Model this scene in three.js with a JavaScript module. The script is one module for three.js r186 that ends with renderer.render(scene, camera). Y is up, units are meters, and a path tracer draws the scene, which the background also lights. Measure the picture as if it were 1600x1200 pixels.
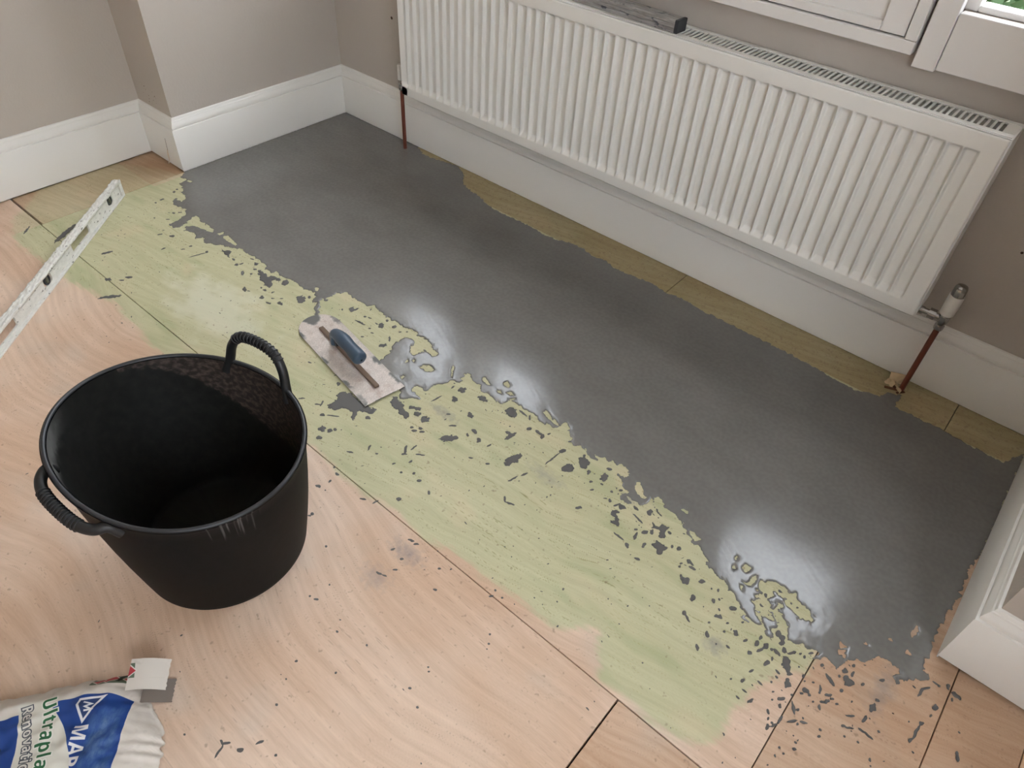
import * as THREE from 'three';
import { mergeGeometries, mergeVertices, toCreasedNormals } from 'three/addons/utils/BufferGeometryUtils.js';
import { RoundedBoxGeometry } from 'three/addons/geometries/RoundedBoxGeometry.js';
import { createNoise2D, createNoise3D } from 'simplex-noise';

// ---------- camera, sky, exposure ----------
const scene = new THREE.Scene();
const camera = new THREE.PerspectiveCamera(56.63, 4 / 3, 0.05, 100);
camera.position.set(2.622, 1.4155, 1.979);
camera.up.set(-0.48049, 0.71737, -0.50449);
camera.lookAt(2.622 - 0.44345, 1.4155 - 0.69503, 1.979 - 0.56594);
scene.add(camera);
const renderer = new THREE.WebGLRenderer({ antialias: true });
renderer.toneMapping = THREE.LinearToneMapping;
renderer.toneMappingExposure = 1.9;
renderer.shadowMap.enabled = true;
renderer.shadowMap.type = THREE.PCFSoftShadowMap;
scene.background = new THREE.Color().setRGB(0.94, 1.0, 1.08);      // flat white overcast sky
scene.backgroundIntensity = 6;

// ---------- helpers ----------
function rng(seed) { let s = seed | 0; return () => { s = (s + 0x6d2b79f5) | 0; let t = Math.imul(s ^ (s >>> 15), 1 | s); t = (t + Math.imul(t ^ (t >>> 7), 61 | t)) ^ t; return ((t ^ (t >>> 14)) >>> 0) / 4294967296; }; }
const N2 = createNoise2D(rng(11)), N2b = createNoise2D(rng(29)), N3 = createNoise3D(rng(5));
const clamp = (v, a = 0, b = 1) => Math.min(b, Math.max(a, v));
const sstep = (a, b, v) => { const t = clamp((v - a) / (b - a)); return t * t * (3 - 2 * t); };
const mix = (a, b, t) => a + (b - a) * t;
const fbm = (x, y, n = N2) => 0.55 * n(x, y) + 0.28 * n(x * 2.1 + 7, y * 2.1 - 3) + 0.17 * n(x * 4.3 - 5, y * 4.3 + 9);
const S = (hex) => new THREE.Color(hex);
const mat = (color, rough = 0.6, more = {}) => new THREE.MeshStandardMaterial({ color: S(color), roughness: rough, ...more });
function add(name, geometry, material, parent = scene) { const m = new THREE.Mesh(geometry, material); m.name = name; parent.add(m); return m; }
function group(name, parent = scene, pos = [0, 0, 0]) { const g = new THREE.Group(); g.name = name; g.position.set(...pos); parent.add(g); return g; }
function tag(o, label, category, grp) { o.userData.label = label; o.userData.category = category; if (grp) o.userData.group = grp; return o; }
function structure(o, label, category) { o.userData.kind = 'structure'; o.userData.label = label; o.userData.category = category; return o; }
function boxG(x0, x1, y0, y1, z0, z1) { return new THREE.BoxGeometry(x1 - x0, y1 - y0, z1 - z0).translate((x0 + x1) / 2, (y0 + y1) / 2, (z0 + z1) / 2); }
function rboxG(x0, x1, y0, y1, z0, z1, r = 0.003, seg = 2) { return new RoundedBoxGeometry(x1 - x0, y1 - y0, z1 - z0, seg, r).translate((x0 + x1) / 2, (y0 + y1) / 2, (z0 + z1) / 2); }
const plain = (gs) => mergeGeometries(gs.map((g) => { const q = g.index ? g.toNonIndexed() : g; return q; }));
function dataTexture(w, h, fill, srgb = true) {
  const d = new Uint8Array(w * h * 4);
  for (let j = 0; j < h; j++) for (let i = 0; i < w; i++) { const c = fill(i, j), o = (j * w + i) * 4; d[o] = c[0]; d[o + 1] = c[1]; d[o + 2] = c[2]; d[o + 3] = 255; }
  const t = new THREE.DataTexture(d, w, h, THREE.RGBAFormat);
  t.magFilter = THREE.LinearFilter; t.minFilter = THREE.LinearMipmapLinearFilter; t.generateMipmaps = true;
  t.wrapS = t.wrapT = THREE.RepeatWrapping;
  if (srgb) t.colorSpace = THREE.SRGBColorSpace;
  t.needsUpdate = true; return t;
}
function planarUV(g, fu, fv) { const p = g.attributes.position, uv = new Float32Array(p.count * 2); for (let i = 0; i < p.count; i++) { uv[2 * i] = fu(p.getX(i), p.getY(i), p.getZ(i)); uv[2 * i + 1] = fv(p.getX(i), p.getY(i), p.getZ(i)); } g.setAttribute('uv', new THREE.BufferAttribute(uv, 2)); return g; }
function inPoly(P, x, y) { let c = false; for (let i = 0, n = P.length, j = n - 2; i < n; j = i, i += 2) { const xi = P[i], yi = P[i + 1], xj = P[j], yj = P[j + 1]; if ((yi > y) !== (yj > y) && x < ((xj - xi) * (y - yi)) / (yj - yi) + xi) c = !c; } return c; }
function polyDist(P, x, y) {   // signed, inside positive
  let best = 1e9, c = false;
  for (let i = 0, n = P.length, j = n - 2; i < n; j = i, i += 2) {
    const xi = P[i], yi = P[i + 1], xj = P[j], yj = P[j + 1], ex = xj - xi, ey = yj - yi, wx = x - xi, wy = y - yi;
    const t = clamp((wx * ex + wy * ey) / (ex * ex + ey * ey + 1e-12)), dx = wx - ex * t, dy = wy - ey * t, d = dx * dx + dy * dy;
    if (d < best) best = d;
    if ((yi > y) !== (yj > y) && x < (ex * (y - yi)) / ey + xi) c = !c;
  }
  return (c ? 1 : -1) * Math.sqrt(best);
}
// outlines on the floor in millimetres (x along the radiator wall, z into the room)
const MAIN = [5,811,23,844,46,836,58,838,68,871,96,877,123,891,123,899,158,904,181,921,193,941,156,939,165,963,198,970,225,961,254,957,276,973,295,1010,298,1037,301,1052,327,1054,341,1040,335,1006,315,971,311,956,326,954,353,964,404,961,443,963,449,979,420,986,383,993,360,999,354,1023,375,1038,400,1024,420,1021,442,1040,456,1014,486,1030,522,1011,547,997,597,975,598,963,635,965,688,961,752,966,764,980,794,976,800,960,835,966,867,959,882,950,900,956,932,959,955,954,966,945,980,946,1000,959,1008,977,1020,986,1027,975,1043,997,1069,1013,1080,1015,1070,996,1039,971,1026,959,1027,945,1036,915,1032,897,1047,891,1048,881,1058,871,1083,877,1113,878,1135,873,1152,874,1168,858,1194,862,1225,869,1246,869,1272,868,1293,863,1309,871,1337,856,1362,855,1370,870,1386,863,1402,859,1434,866,1460,877,1479,885,1471,897,1453,895,1436,897,1432,912,1428,937,1410,936,1401,923,1388,895,1372,884,1352,899,1349,925,1348,945,1364,962,1372,983,1376,1012,1368,1030,1423,1047,1480,1059,1513,1067,1520,1082,1533,1086,1556,1063,1573,1048,1550,1044,1533,1041,1523,1028,1529,1017,1548,1010,1563,1022,1567,997,1560,984,1568,975,1580,954,1587,933,1608,925,1600,905,1593,883,1607,881,1627,892,1643,897,1655,892,1673,907,1694,906,1723,908,1748,908,1755,890,1756,877,1777,876,1800,879,1823,875,1850,878,1870,886,1882,886,1890,876,1909,879,1922,875,1921,864,1919,854,1922,839,1944,846,1947,861,1974,870,1973,890,1994,887,2006,877,2025,881,2052,877,2068,873,2085,871,2095,859,2110,867,2120,852,2145,861,2153,884,2122,889,2157,906,2162,914,2183,917,2185,926,2174,940,2191,934,2220,932,2234,926,2235,908,2237,896,2266,923,2283,928,2282,919,2271,920,2252,907,2239,892,2245,879,2260,882,2271,894,2285,900,2300,898,2323,902,2337,915,2352,924,2367,932,2376,931,2376,944,2390,938,2405,943,2422,954,2432,965,2453,977,2472,984,2488,981,2504,994,2520,996,2537,1007,2548,1016,2565,1022,2581,1026,2595,1026,2596,1015,2586,1014,2577,1004,2564,986,2554,985,2564,969,2562,949,2551,939,2546,928,2551,921,2569,909,2581,904,2597,902,2610,906,2621,899,2636,915,2648,910,2661,920,2680,929,2679,943,2669,941,2658,944,2653,955,2641,943,2617,938,2596,926,2583,921,2582,937,2581,952,2587,963,2597,950,2611,944,2610,966,2622,967,2629,979,2642,984,2653,1005,2663,1014,2674,1015,2681,1002,2692,1001,2695,1003,2706,993,2718,994,2717,1008,2725,1008,2735,995,2750,1001,2763,1002,2763,989,2767,974,2783,961,2795,948,2808,936,2812,913,2824,919,2836,911,2844,921,2847,913,2859,911,2866,921,2854,931,2852,937,2858,944,2866,952,2872,935,2881,927,2889,920,2899,908,2912,897,2912,888,2897,880,2892,872,2895,857,2901,849,2895,831,2892,813,2892,791,2892,769,2894,742,2897,702,2903,661,2904,652,2901,607,2900,554,2905,529,2910,500,2910,60,2873,145,2827,145,2780,145,2729,137,2679,134,2660,137,2629,137,2575,139,2577,76,2549,87,2535,106,2527,129,2492,136,2465,152,2408,148,2330,140,2240,135,2179,135,1936,136,1868,128,1801,136,1735,127,1672,135,1607,144,1552,127,1495,139,1453,122,1403,126,1375,130,1347,143,1283,152,1244,143,1179,143,1090,147,1039,147,996,138,930,114,880,109,825,89,785,42,723,1,666,6,596,25,537,30,500,12,460,-6,-6,-6,-6,810];
const PATCHES = [
  [1413,1164,1394,1177,1394,1198,1407,1196,1410,1215,1404,1238,1416,1240,1434,1235,1455,1212,1477,1206,1486,1221,1500,1229,1502,1218,1487,1197,1498,1186,1516,1181,1521,1165,1517,1157,1496,1164,1457,1164],
  [1530,1088,1569,1101,1595,1113,1600,1126,1581,1126,1561,1121,1539,1117,1520,1111,1514,1091],
  [2587,1002,2599,995,2612,998,2618,993,2597,982,2589,982,2599,977,2619,990,2626,999,2618,1017,2619,1035,2601,1016],
  [2587,963,2599,951,2604,959,2602,970,2595,969],
  [756,1004,755,989,804,996,823,977,847,979,832,999,861,1024,847,1033,812,1028],
  [554,1012,576,1007,592,997,625,1024,600,1022],
  [2276,955,2290,956,2301,946,2319,934,2312,949,2318,966,2322,976,2313,984,2302,967,2287,967],
  [2309,1009,2313,993,2328,995,2342,989,2337,1006,2346,1019,2336,1024,2324,1014],
  [2187,1000,2190,985,2200,979,2200,993,2204,1003,2214,1007,2220,1023,2205,1026,2201,1010],
  [2606,1027,2611,1015,2623,1022,2632,1031,2630,1040,2621,1035],
  [2664,1061,2668,1051,2682,1052,2683,1065,2695,1077,2690,1085,2681,1077,2668,1075],
  [1899,1063,1892,1057,1893,1035,1903,1003,1914,1020,1915,1043,1909,1063],
  [2030,927,2026,896,2049,904,2061,925,2058,936,2041,936],
  [2012,973,2014,958,2022,941,2037,953,2035,971,2025,977],
];
const HOLES = [
  [469,967,474,944,486,955,481,969],
  [497,962,504,949,576,959,577,967,529,970,507,969],
  [63,833,82,828,90,838,67,843],
  [959,927,972,920,983,933,974,938],
  [1432,976,1429,961,1437,964,1436,975],
  [1445,956,1440,946,1447,948,1452,956],
  [1479,959,1480,945,1494,934,1519,938,1517,948,1502,961,1492,956],
  [1555,907,1542,888,1552,889,1562,907,1580,930,1569,921],
  [1468,1024,1471,1014,1478,1017,1478,1028],
  [1640,866,1647,859,1678,873,1669,878,1649,874],
  [1701,841,1701,828,1718,832,1722,845,1710,846],
  [1704,878,1714,869,1726,877,1715,880],
  [1732,864,1735,852,1754,857,1745,864],
  [1751,881,1763,864,1767,867,1761,878],
  [1854,852,1857,840,1878,848,1893,859,1892,850,1920,862,1907,866,1893,864,1868,858],
  [2187,898,2180,877,2187,873,2202,885,2217,900,2225,902,2227,911,2216,911,2199,907],
  [2308,874,2311,869,2326,869,2327,876,2313,877],
  [2354,915,2367,910,2377,919,2386,915,2390,920,2380,932,2367,926],
  [2472,908,2475,899,2479,903,2477,914],
  [2478,931,2482,925,2489,933,2484,940],
  [2473,904,2476,900,2479,911,2475,913],
  [2499,922,2500,907,2514,905,2517,916,2509,926],
  [2515,953,2527,948,2529,923,2533,914,2539,931,2536,949,2527,955],
  [2516,964,2522,960,2527,976,2520,972],
  [2549,949,2554,947,2555,952,2550,953],
  [2554,964,2558,958,2561,967,2557,970],
  [2741,947,2741,938,2747,943,2757,942,2756,947,2746,955],
  [2744,962,2758,950,2759,959,2765,972,2755,968,2749,971],
  [2780,910,2783,904,2789,908,2782,912],
  [2816,864,2822,858,2827,864,2820,865],
  [2852,824,2850,815,2853,788,2861,798,2859,815,2855,826],
  [2856,871,2857,859,2871,866,2865,871],
];
const BLOBS = [
[978,997,10.5,-10.2,14.6,11.2],[1633,942,5.7,-9.1,7.2,5.9],[1642,982,9.3,-2.7,3.9,6.9],[1715,996,8.8,-0.7,2.6,7],[1670,1036,4.2,-3.9,1.5,1.6],[1605,1016,3.3,-21,2,0.9],
[1606,952,-0.6,-7.9,2.4,0.7],[1637,1093,10.6,-6.1,7.4,9.3],[1609,1092,9.6,-5.5,4.9,6],[1595,1078,8.5,-4.9,4.1,5.1],[1580,1086,6.5,-6.1,4.5,4.3],[1523,1192,5,-4.7,5.2,4.5],
[1365,1164,3.5,-3.4,6.6,5.4],[1134,920,5.7,-5.6,10.9,9.2],[1201,944,20.7,-3.4,2.3,3.5],[1258,909,12.1,1.4,3.5,9.9],[1330,968,9,-8.7,6.3,5.7],[1323,934,2,-1.9,10,9.1],
[1039,945,5.3,-5.1,3.8,3.1],[1112,941,2.6,-2.5,3.7,3],[1189,915,3.9,-3.8,3.1,2.7],[1176,879,-2.1,-5.6,2.4,0.3],[1254,881,3.9,-3.8,4.3,3.9],[1290,885,2.2,-8,5.7,3.3],
[1236,1163,6.1,-3.5,2.1,2.1],[1337,1269,6.9,-8.4,2.3,1.5],[1392,1243,-5.8,-10.6,3,-0.4],[1387,1253,7.2,-5.4,2,1.8],[1427,1269,6.2,-3.6,3.6,3.7],[1450,1252,15.3,-11.3,1.6,1.5],
[1142,912,-0,-12.4,3.1,1.2],[1204,909,7.1,-1.9,1.6,2.2],[1241,913,7,-0.4,1.2,2.3],[1265,952,5.8,-3.2,1.8,2],[1257,983,4,-3.9,2.1,1.8],[1243,943,2.5,-2.5,2.5,2.2],
[1322,890,4.1,-4,2.4,2.3],[1337,875,3.1,-3,2,1.9],[1570,1050,4.7,-4.4,2.6,2.5],[1633,942,7.7,-7.3,7.1,7.5],[1643,983,7.1,-6.7,6.3,6.6],[1698,928,15.5,-2.7,4,8.8],
[1790,912,16.6,-4.8,8,16.4],[1717,998,10.3,1.1,1.4,6.9],[1670,1036,5.1,-3.8,1.4,1.7],[1708,1059,8,-7.5,2.4,2.4],[1765,1033,10.7,1,1,5.2],[1732,1098,15.9,-18.9,7.3,6.6],
[1794,1049,4.5,-4.2,5.5,6],[1760,1055,2.3,-2.1,5.1,5.4],[1846,981,3.7,-20.7,6.3,3],[1833,975,7.7,-2.3,2.2,4.4],[1826,1043,2.5,-8.9,2.4,1.3],[1979,926,4.1,-9.9,5.3,3.9],
[1976,964,2.3,-32.2,1.7,0.6],[2046,887,19.3,2,0.8,6.9],[2072,936,4.3,-1.3,3,7.9],[2111,923,7.3,-6.8,8.3,11.7],[2095,957,3.1,-2.8,2.2,3],[2119,945,4.9,0.6,0.2,2.9],
[2104,892,7.1,-3.1,1.9,4.3],[1866,926,4,-6,4.3,4],[1893,919,13.6,0.4,1.2,5.5],[1908,922,4.1,-3.9,5.8,7.1],[1916,903,2,-5.1,2,1.4],[1822,954,1.8,-1.7,1.7,1.9],
[1820,1107,5.8,-3.4,1.1,1.6],[1865,1092,3.9,-3.7,2.1,2.3],[1956,1054,3.9,-10.4,1.5,1],[1944,1085,3.9,-15.6,1.3,0.6],[1968,1142,1.3,-1.2,2.8,3.2],[2111,976,2.8,-4.9,1.3,1.2],
[2151,947,2.6,-2.4,2.1,3],[1817,893,18,1.7,0.6,3.2],[1840,893,1.4,-1.3,7,8.4],[1893,1039,4.6,-15.7,2,1.1],[2120,1042,5.9,-5.5,2.5,3.4],[2112,975,1.8,-4.1,1.7,1.3],
[2151,947,2.6,-2.4,2.1,3],[2192,945,16,0.4,0.9,7.9],[2198,968,6.4,-5.9,4,5.8],[2224,948,8,0.2,0.5,4.2],[2256,935,5.8,-1.8,3.4,11],[2244,970,19.7,4.6,-0.1,1.4],
[2259,1000,3.3,-3.1,1.9,2.8],[2280,992,5.8,-5.4,3.6,5.6],[2290,980,3.7,-3.4,4,6.2],[2268,1016,3.7,-0.8,3,12.5],[2297,1024,4.1,0.5,0.1,9.8],[2348,982,2.5,-2.3,3.1,5],
[2364,976,4.5,-4.1,3,5],[2324,953,5.4,0.7,0,3.4],[2268,1051,1.6,-3.2,6,4.7],[2240,1044,16.5,1,0.1,1.3],[2305,1066,7.1,-1.6,0.9,3.8],[2398,990,3,-2.8,3.2,5.4],
[2165,928,3.5,-3.2,2.5,3.6],[2184,971,4.6,-10,2.1,1.7],[2164,973,3,-2.8,3.7,5.3],[2402,990,10.2,2.4,-0.4,3.9],[2413,1000,8.7,-1.9,0.7,3.8],[2388,1006,3,-2.8,1.6,2.7],
[2389,1016,2.4,-2.2,1.9,3.2],[2419,1039,7.1,-6.5,4.3,7.2],[2407,1038,2.4,-2.2,4.7,7.8],[2447,1016,7.1,-4.2,2,5.2],[2453,1065,5.2,-1.2,1.6,9.6],[2491,1041,2.4,-3.8,4.5,4.8],
[2498,1028,0.9,-2.2,3.4,2.5],[2486,1010,1.6,-1.4,2.6,4.7],[2532,1027,8.2,-6.1,1.9,4.3],[2511,1050,1.1,-2,3.5,3.1],[2518,1066,8.4,-4,1.5,5.1],[2540,1066,3.1,-2.8,1.3,2.4],
[2509,1092,2.7,-2.4,0.5,1],[2457,1109,3.1,-2.8,3.2,5.3],[2470,1116,9.7,5.4,-0.4,1.1],[2520,1120,2.4,-3.6,5.6,5.8],[2564,1075,1.6,-5.6,6.8,3.2],[2588,1076,3,-5.3,2.5,2.3],
[2544,1088,3,-2.7,1.8,3.3],[2563,1042,2.7,-2.4,0.6,1.2],[2558,1028,1.5,-1.4,1.6,3],[2565,1033,11.5,0.8,-0.1,1.2],[2545,1125,1.7,-1.5,1.3,2.3],[2518,1159,2.3,-3.5,6.1,6.1],
[2566,1114,5.5,1.1,-0.2,1.1],[2576,978,5.1,0.7,-0.3,3.1],[2572,949,2.4,-2.2,2.4,4.8],[2579,996,3.1,-2.8,1,2.1],[2592,917,5.2,0.2,-0.1,3.3],[2608,927,3.6,-3.2,1.5,3.2],
[2623,928,3.1,1.3,-0.6,2.5],[2638,929,2,-1.8,0.9,1.9],[2609,1048,3.1,-0.4,0.2,6.5],[2609,1065,3.5,-1.2,1.5,8.5],[2626,1057,5.2,-4.7,3.1,6.2],[2621,1074,5,-10.6,2.2,1.7],
[2607,1095,3.7,-3.3,2.9,5.6],[2633,1014,5.3,-4.8,3,6.2],[2644,1016,5.3,-4.8,2.1,4.5],[2649,1029,5.3,-4.8,3.5,7.3],[2650,1054,9.3,3.4,-1.1,4.5],[2660,1040,3.7,-3.4,3.2,6.7],
[2674,1035,6.6,-8.3,2,2.9],[2639,1057,3,-2.7,1.4,2.9],[2670,1072,2.9,-2.7,1.1,2.3],[2695,1102,5.4,-4.9,4.4,9.4],[2649,1075,2.2,-2,2.3,4.7],[2644,1092,1.9,-7.7,4.9,1.7],
[2669,1093,7.1,2.1,-0.5,2.2],[2628,1128,3.4,-6,1.4,1.2],[2623,1158,2.2,-5.5,3,1.7],[2604,1172,1.8,-3.2,1.4,1.2],[2673,1105,4.1,0.9,-0.4,2.2],[2669,1121,1.8,-1.6,0.5,1.1],
[2653,1139,6.7,0.3,-0.1,1.1],[2681,1137,2.5,-2.2,0.6,1.3],[2655,1185,3.4,-8.3,2.7,1.6],[2699,1140,6,-7.4,2,2.8],[2704,1155,2.5,-2.2,2.4,5.1],[2687,1153,1.4,-1.3,0.6,1.3],
[2712,1118,2.5,-2.2,1.2,2.7],[2714,1065,2.9,-0.4,-0,5.7],[2726,1140,1.7,-2.2,8.6,11.5],[2734,1137,3.2,-2.8,0.8,1.7],[2735,1166,7.8,-9.5,1.4,2],[2753,1153,7.3,-3.6,0.6,2.9],
[2746,1164,1.7,-1.6,1.3,2.9],[2749,1146,1.4,-1.3,0.5,1.1],[2697,1193,2.4,-0.6,0.3,4.1],[2706,1195,2.8,-2.5,1,2.1],[2703,1209,3.6,-0.6,0,7.1],[2712,1197,4.5,-7.6,1.2,1.1],
[2716,1179,2,-0.3,-0.1,10.8],[2691,1180,1,-1.8,4.4,4],[2632,1196,5.4,0.4,-0.2,2.1],[2689,1024,2.6,-2.4,1.1,2.4],[2705,1008,4.9,-4.4,1.1,2.5],[2698,1025,1.9,-1.7,1.7,3.9],
[2715,1014,3.4,-3,0.8,1.9],[2636,1175,6.3,-0.2,-0,1.1],[2734,1017,2.6,-2.3,1.6,3.9],[2758,1035,1.3,-3.8,13.8,7.4],[2751,1068,1.1,-1,4.4,10.3],[2753,1075,2.2,-1.9,1,2.3],
[2784,972,3.2,-2.8,1.6,4.2],[2774,997,4.6,-4.2,2.5,6.3],[2781,1010,4.6,-4.1,2.1,5.3],[2791,1015,8.4,-7.5,3.2,8],[2789,991,2.9,-1,0.8,8.5],[2840,963,4,-3.6,1.4,3.9],
[2813,999,2.9,-2.6,1.3,3.3],[2770,1015,1.5,-1.3,1.4,3.3],[2785,1041,2.5,-2.3,1.3,3.2],[2729,1090,7.4,-1,-0.1,5.5],[2726,1101,4.3,-2.6,0.5,2],[2739,1094,2.5,-2.3,1.6,3.6],
[2768,1068,5.9,-5.3,1.1,2.7],[2771,1083,3.9,-3.5,1.7,4],[2764,1090,3.6,-3.2,1.1,2.7],[2765,1104,1.3,-1.6,4,6.1],[2777,1071,4.7,-4.2,0.8,2],[2789,1074,3.2,-2.9,0.8,2],
[2750,1102,2.1,-1.9,0.8,1.8],[2846,1032,5.5,0,-1.3,11.7],[2842,1065,3.3,-0.4,-0.6,10.9],[2818,1078,8.3,-6.2,0.5,1.6],[2816,1106,4.5,-2.8,0.7,2.9],[2825,1102,7.4,-5,0.2,0.7],
[2859,1091,11,1.8,-0.4,2.1],[2845,1091,7.5,0.5,-0.1,0.8],[2784,1144,1.3,-2.9,3,1.9],[2787,1158,3.1,-2.8,0.4,0.8],[2761,1211,3.8,-1.5,0.4,3.3],[2758,1199,2.9,0.9,-0.5,1.7],
[2738,1228,1.4,-1.2,0.6,1.2],[2749,1233,2,-1.8,1.1,2.3],[2735,1064,2.5,-2.3,0.8,1.8],[2872,1069,2.6,0.3,-0.2,1.1],[2825,1124,2.1,-1.9,0.5,1.3],[2849,1117,3,0.3,-0.2,1.3],
[2948,884,3.4,-3,1.7,5.8],[2966,892,10.2,1.9,-1,4.9],[2962,906,2,-1.8,1.5,5],[2942,945,6,-0.6,-0.6,6.8],[2931,996,4.5,-4,1.4,4.2],[2928,1021,2.4,-0.4,-1.4,22.7],
[2925,1045,3.1,-0.4,-0.5,6.4],[3004,1013,2.6,-3.1,5.2,10.8],[2927,894,8.5,0.4,-0.3,2.2],[2933,895,2,-1.8,0.6,2.1],[2878,1132,1.5,-2.3,3.1,3.4],[2993,964,2.9,0.5,-0.3,1.5],
[2914,919,7.3,-9,0.5,1],[2909,936,1.1,0,-1.8,13.4],[2936,1063,3,-0,-0.2,1.2],[2911,1010,1.9,-1.7,0.4,1.3],[2940,969,2.4,-4.5,0.6,0.7],[2847,1011,4.7,-1.7,0.3,4],
[979,998,10.3,-10.1,14.9,11.4],[989,973,3.4,-3.4,6.4,5],[872,978,-0.9,-12.9,12.8,4.4],[842,983,5.8,-5.8,6.9,5.1],[644,1019,8.5,0,2.8,4.2],[677,1029,4.7,-4.7,6.3,4.2],
[682,1015,2.2,-7.1,3.4,1.7],[717,981,5.4,-5.3,7.4,5.2],[684,974,8.1,-3.1,3.2,3],[740,1003,4.7,-4.7,3.7,2.5],[730,1043,3.5,-3.5,10.9,7.4],[753,1026,2.9,-2.9,4.8,3.3],
[840,1048,2.3,-2.3,3.4,2.4],[859,1047,4,-3.9,4.5,3.2],[884,1077,4.5,-4.4,7.7,5.5],[809,1089,1.1,-6.4,11.5,4.9],[826,1086,6.1,-3.3,2,1.7],[922,1080,8.2,-4.5,4.3,3.9],
[949,1056,9.9,-4,5.3,5.4],[886,1037,1.1,-5.6,3.1,1.4],[536,1088,8.1,-27.6,2.9,1.3],[541,1055,-3.9,-6.2,5.3,0.4],[474,1074,4.2,-4.2,4.1,2.5],[472,1102,4,-7.1,2.9,1.5],
[423,1146,-0.5,-8.8,3.8,1.2],[335,1109,3.8,-8.2,3.9,1.8],[374,1084,6.1,-6.1,5.8,3.4],[242,1001,3.1,-3.2,6.3,3.7],[254,982,5.7,-5.8,3.1,1.9],[109,919,3.9,-4,6.8,4],
[98,902,4.6,-4.7,5.1,3.1],[128,980,1.7,-7.9,5.3,2.3],[133,1008,3.2,-3.2,4.9,2.8],[226,1066,2.5,-2.5,4.7,2.7],[320,1086,3.7,-3.7,2.2,1.3],[266,1038,6.2,-6.3,2.3,1.4],
[912,1056,4.5,-4.4,2.2,1.6],[932,1037,4.6,-4.5,2.2,1.6],[-3,1408,-20.1,-21.7,5.1,-0],[107,1328,-30.4,-52.2,12.9,1.5],[315,1288,4.6,-17.6,6.3,2.3],[551,1397,17.3,-24.9,7,3.2],
[540,1414,5.8,-18.8,3.6,1.3],[459,1360,7.7,-7.6,7.1,3.7],[494,1332,6.2,-6.1,3.5,1.9],[494,1308,7.8,-7.7,5.3,2.9],[1759,1523,2.2,-2,2.3,1.8],[1841,1579,1.8,-1.6,1.7,1.4],
[1847,1620,3.4,-3.1,2.1,1.6],[1831,1625,1.4,-1.3,1.3,1],[2006,1616,1.3,-1.2,1.8,1.6],[1989,1390,3.6,-3.3,2.4,2.4],[1969,1810,2.5,-2.2,1.7,1.2],[1942,1767,1.3,-1.1,1.8,1.3],
[1987,1903,4.7,-4.2,2.9,2],[2003,1871,3.2,-8.1,2.1,0.5],[1961,1931,-3.8,-12.4,2.6,-0.6],[1958,1913,5.7,-7.2,2.6,1.2],[1949,1917,0.5,-2,5.2,0.7],[2132,1564,1.3,-1.2,1.3,1.3],
[2139,1570,1.3,-1.2,1.3,1.3],[2135,1618,3.2,-2.9,1.6,1.5],[1888,1955,1.8,-1.6,1.7,1.1],[2004,1695,1.6,-1.4,1.7,1.4],[2173,1634,3.5,-0.2,0.1,2],[2189,1446,2.7,-2.4,1.3,1.4],
[1909,1430,4.4,-4,2.9,2.7],[1888,1381,8,-2.9,1.7,3],[1905,1380,5.2,-4.8,2.1,2],[1876,1425,2.4,-5.4,2.1,1],[1919,1458,4.3,-3.9,1.6,1.5],[1899,1488,8.2,-1.6,0.7,1.9],
[1912,1484,6.6,-2.5,1,1.8],[2019,1433,3.5,-3.2,2.6,2.6],[1927,1732,2.6,-2.3,1.8,1.4],[1664,1495,3.4,-3.1,2.5,1.9],[1664,1488,3,-2.8,3,2.3],[2121,1362,4.3,-3.9,1.4,1.6],
[2118,1345,1.8,-1.6,1.4,1.6],[2141,1349,1.8,-1.6,1.4,1.6],[1938,1637,1,-0.9,2.3,1.9],[2177,1429,2,-1.9,1.6,1.8],[2043,1866,2.4,-2.1,1.6,1.1],[1581,1304,8.7,-5.1,1.9,2.1],
[1606,1261,-4.4,-9.6,3.1,-0.4],[1679,1202,3.7,-1.6,8.9,12.6],[1687,1214,6.4,-5.9,2.1,2],[1635,1261,3.2,-3,2.1,1.9],[1691,1254,2.5,-4.8,1.8,1.1],[1717,1220,0.4,-7,2.6,0.7],
[1970,1145,1.9,-1.8,5.9,6.7],[1988,1147,12.8,-4.9,1.4,2.8],[1609,1427,7,-3.3,2.8,3.4],[1618,1398,-0.4,-5.4,2.6,0.4],[1614,1372,7.1,-1.1,1.6,3.3],[1591,1363,3.1,-2.9,3.2,2.6],
[1718,1379,8.1,-4.8,1.6,1.9],[1466,1301,7.3,-6.8,8.4,6.7],[1486,1292,4.8,-4.6,5.3,4.3],[1493,1280,3.2,-3,4.7,3.9],[1485,1326,5.6,-5.2,4.7,3.7],[2119,1044,5,-4.6,2.7,3.6],
[1747,1364,1.6,-9.2,1.8,0.6],[1758,1522,2.1,-1.9,2.2,1.8],[1847,1621,5.1,-2.5,1.5,1.9],[1841,1579,1.7,-1.6,1.6,1.3],[2267,1050,1.3,-4.3,5.6,3],[1689,1182,-0.6,-12.3,2.6,0.6],
[1713,1190,5.6,-5.2,2.1,2],[1724,1185,4.8,-4.5,1.5,1.5],[1646,1141,6.5,-6.2,2.8,2.6],[1665,1129,5.7,-5.4,2.7,2.6],[1634,1137,4.9,-4.6,3.3,3.2],[1653,1124,4.1,-3.9,3.3,3.2],
[2227,1242,2.1,-1.9,1.3,1.7],[1751,1241,3.1,-2.9,3,2.8],[1821,1257,2.3,-2.1,4.6,4.5],[1782,1320,4.5,-4.2,3.7,3.5],[1777,1248,5.4,-5,3.4,3.2],[1725,1260,3.1,-2.9,2.5,2.3],
];
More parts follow.
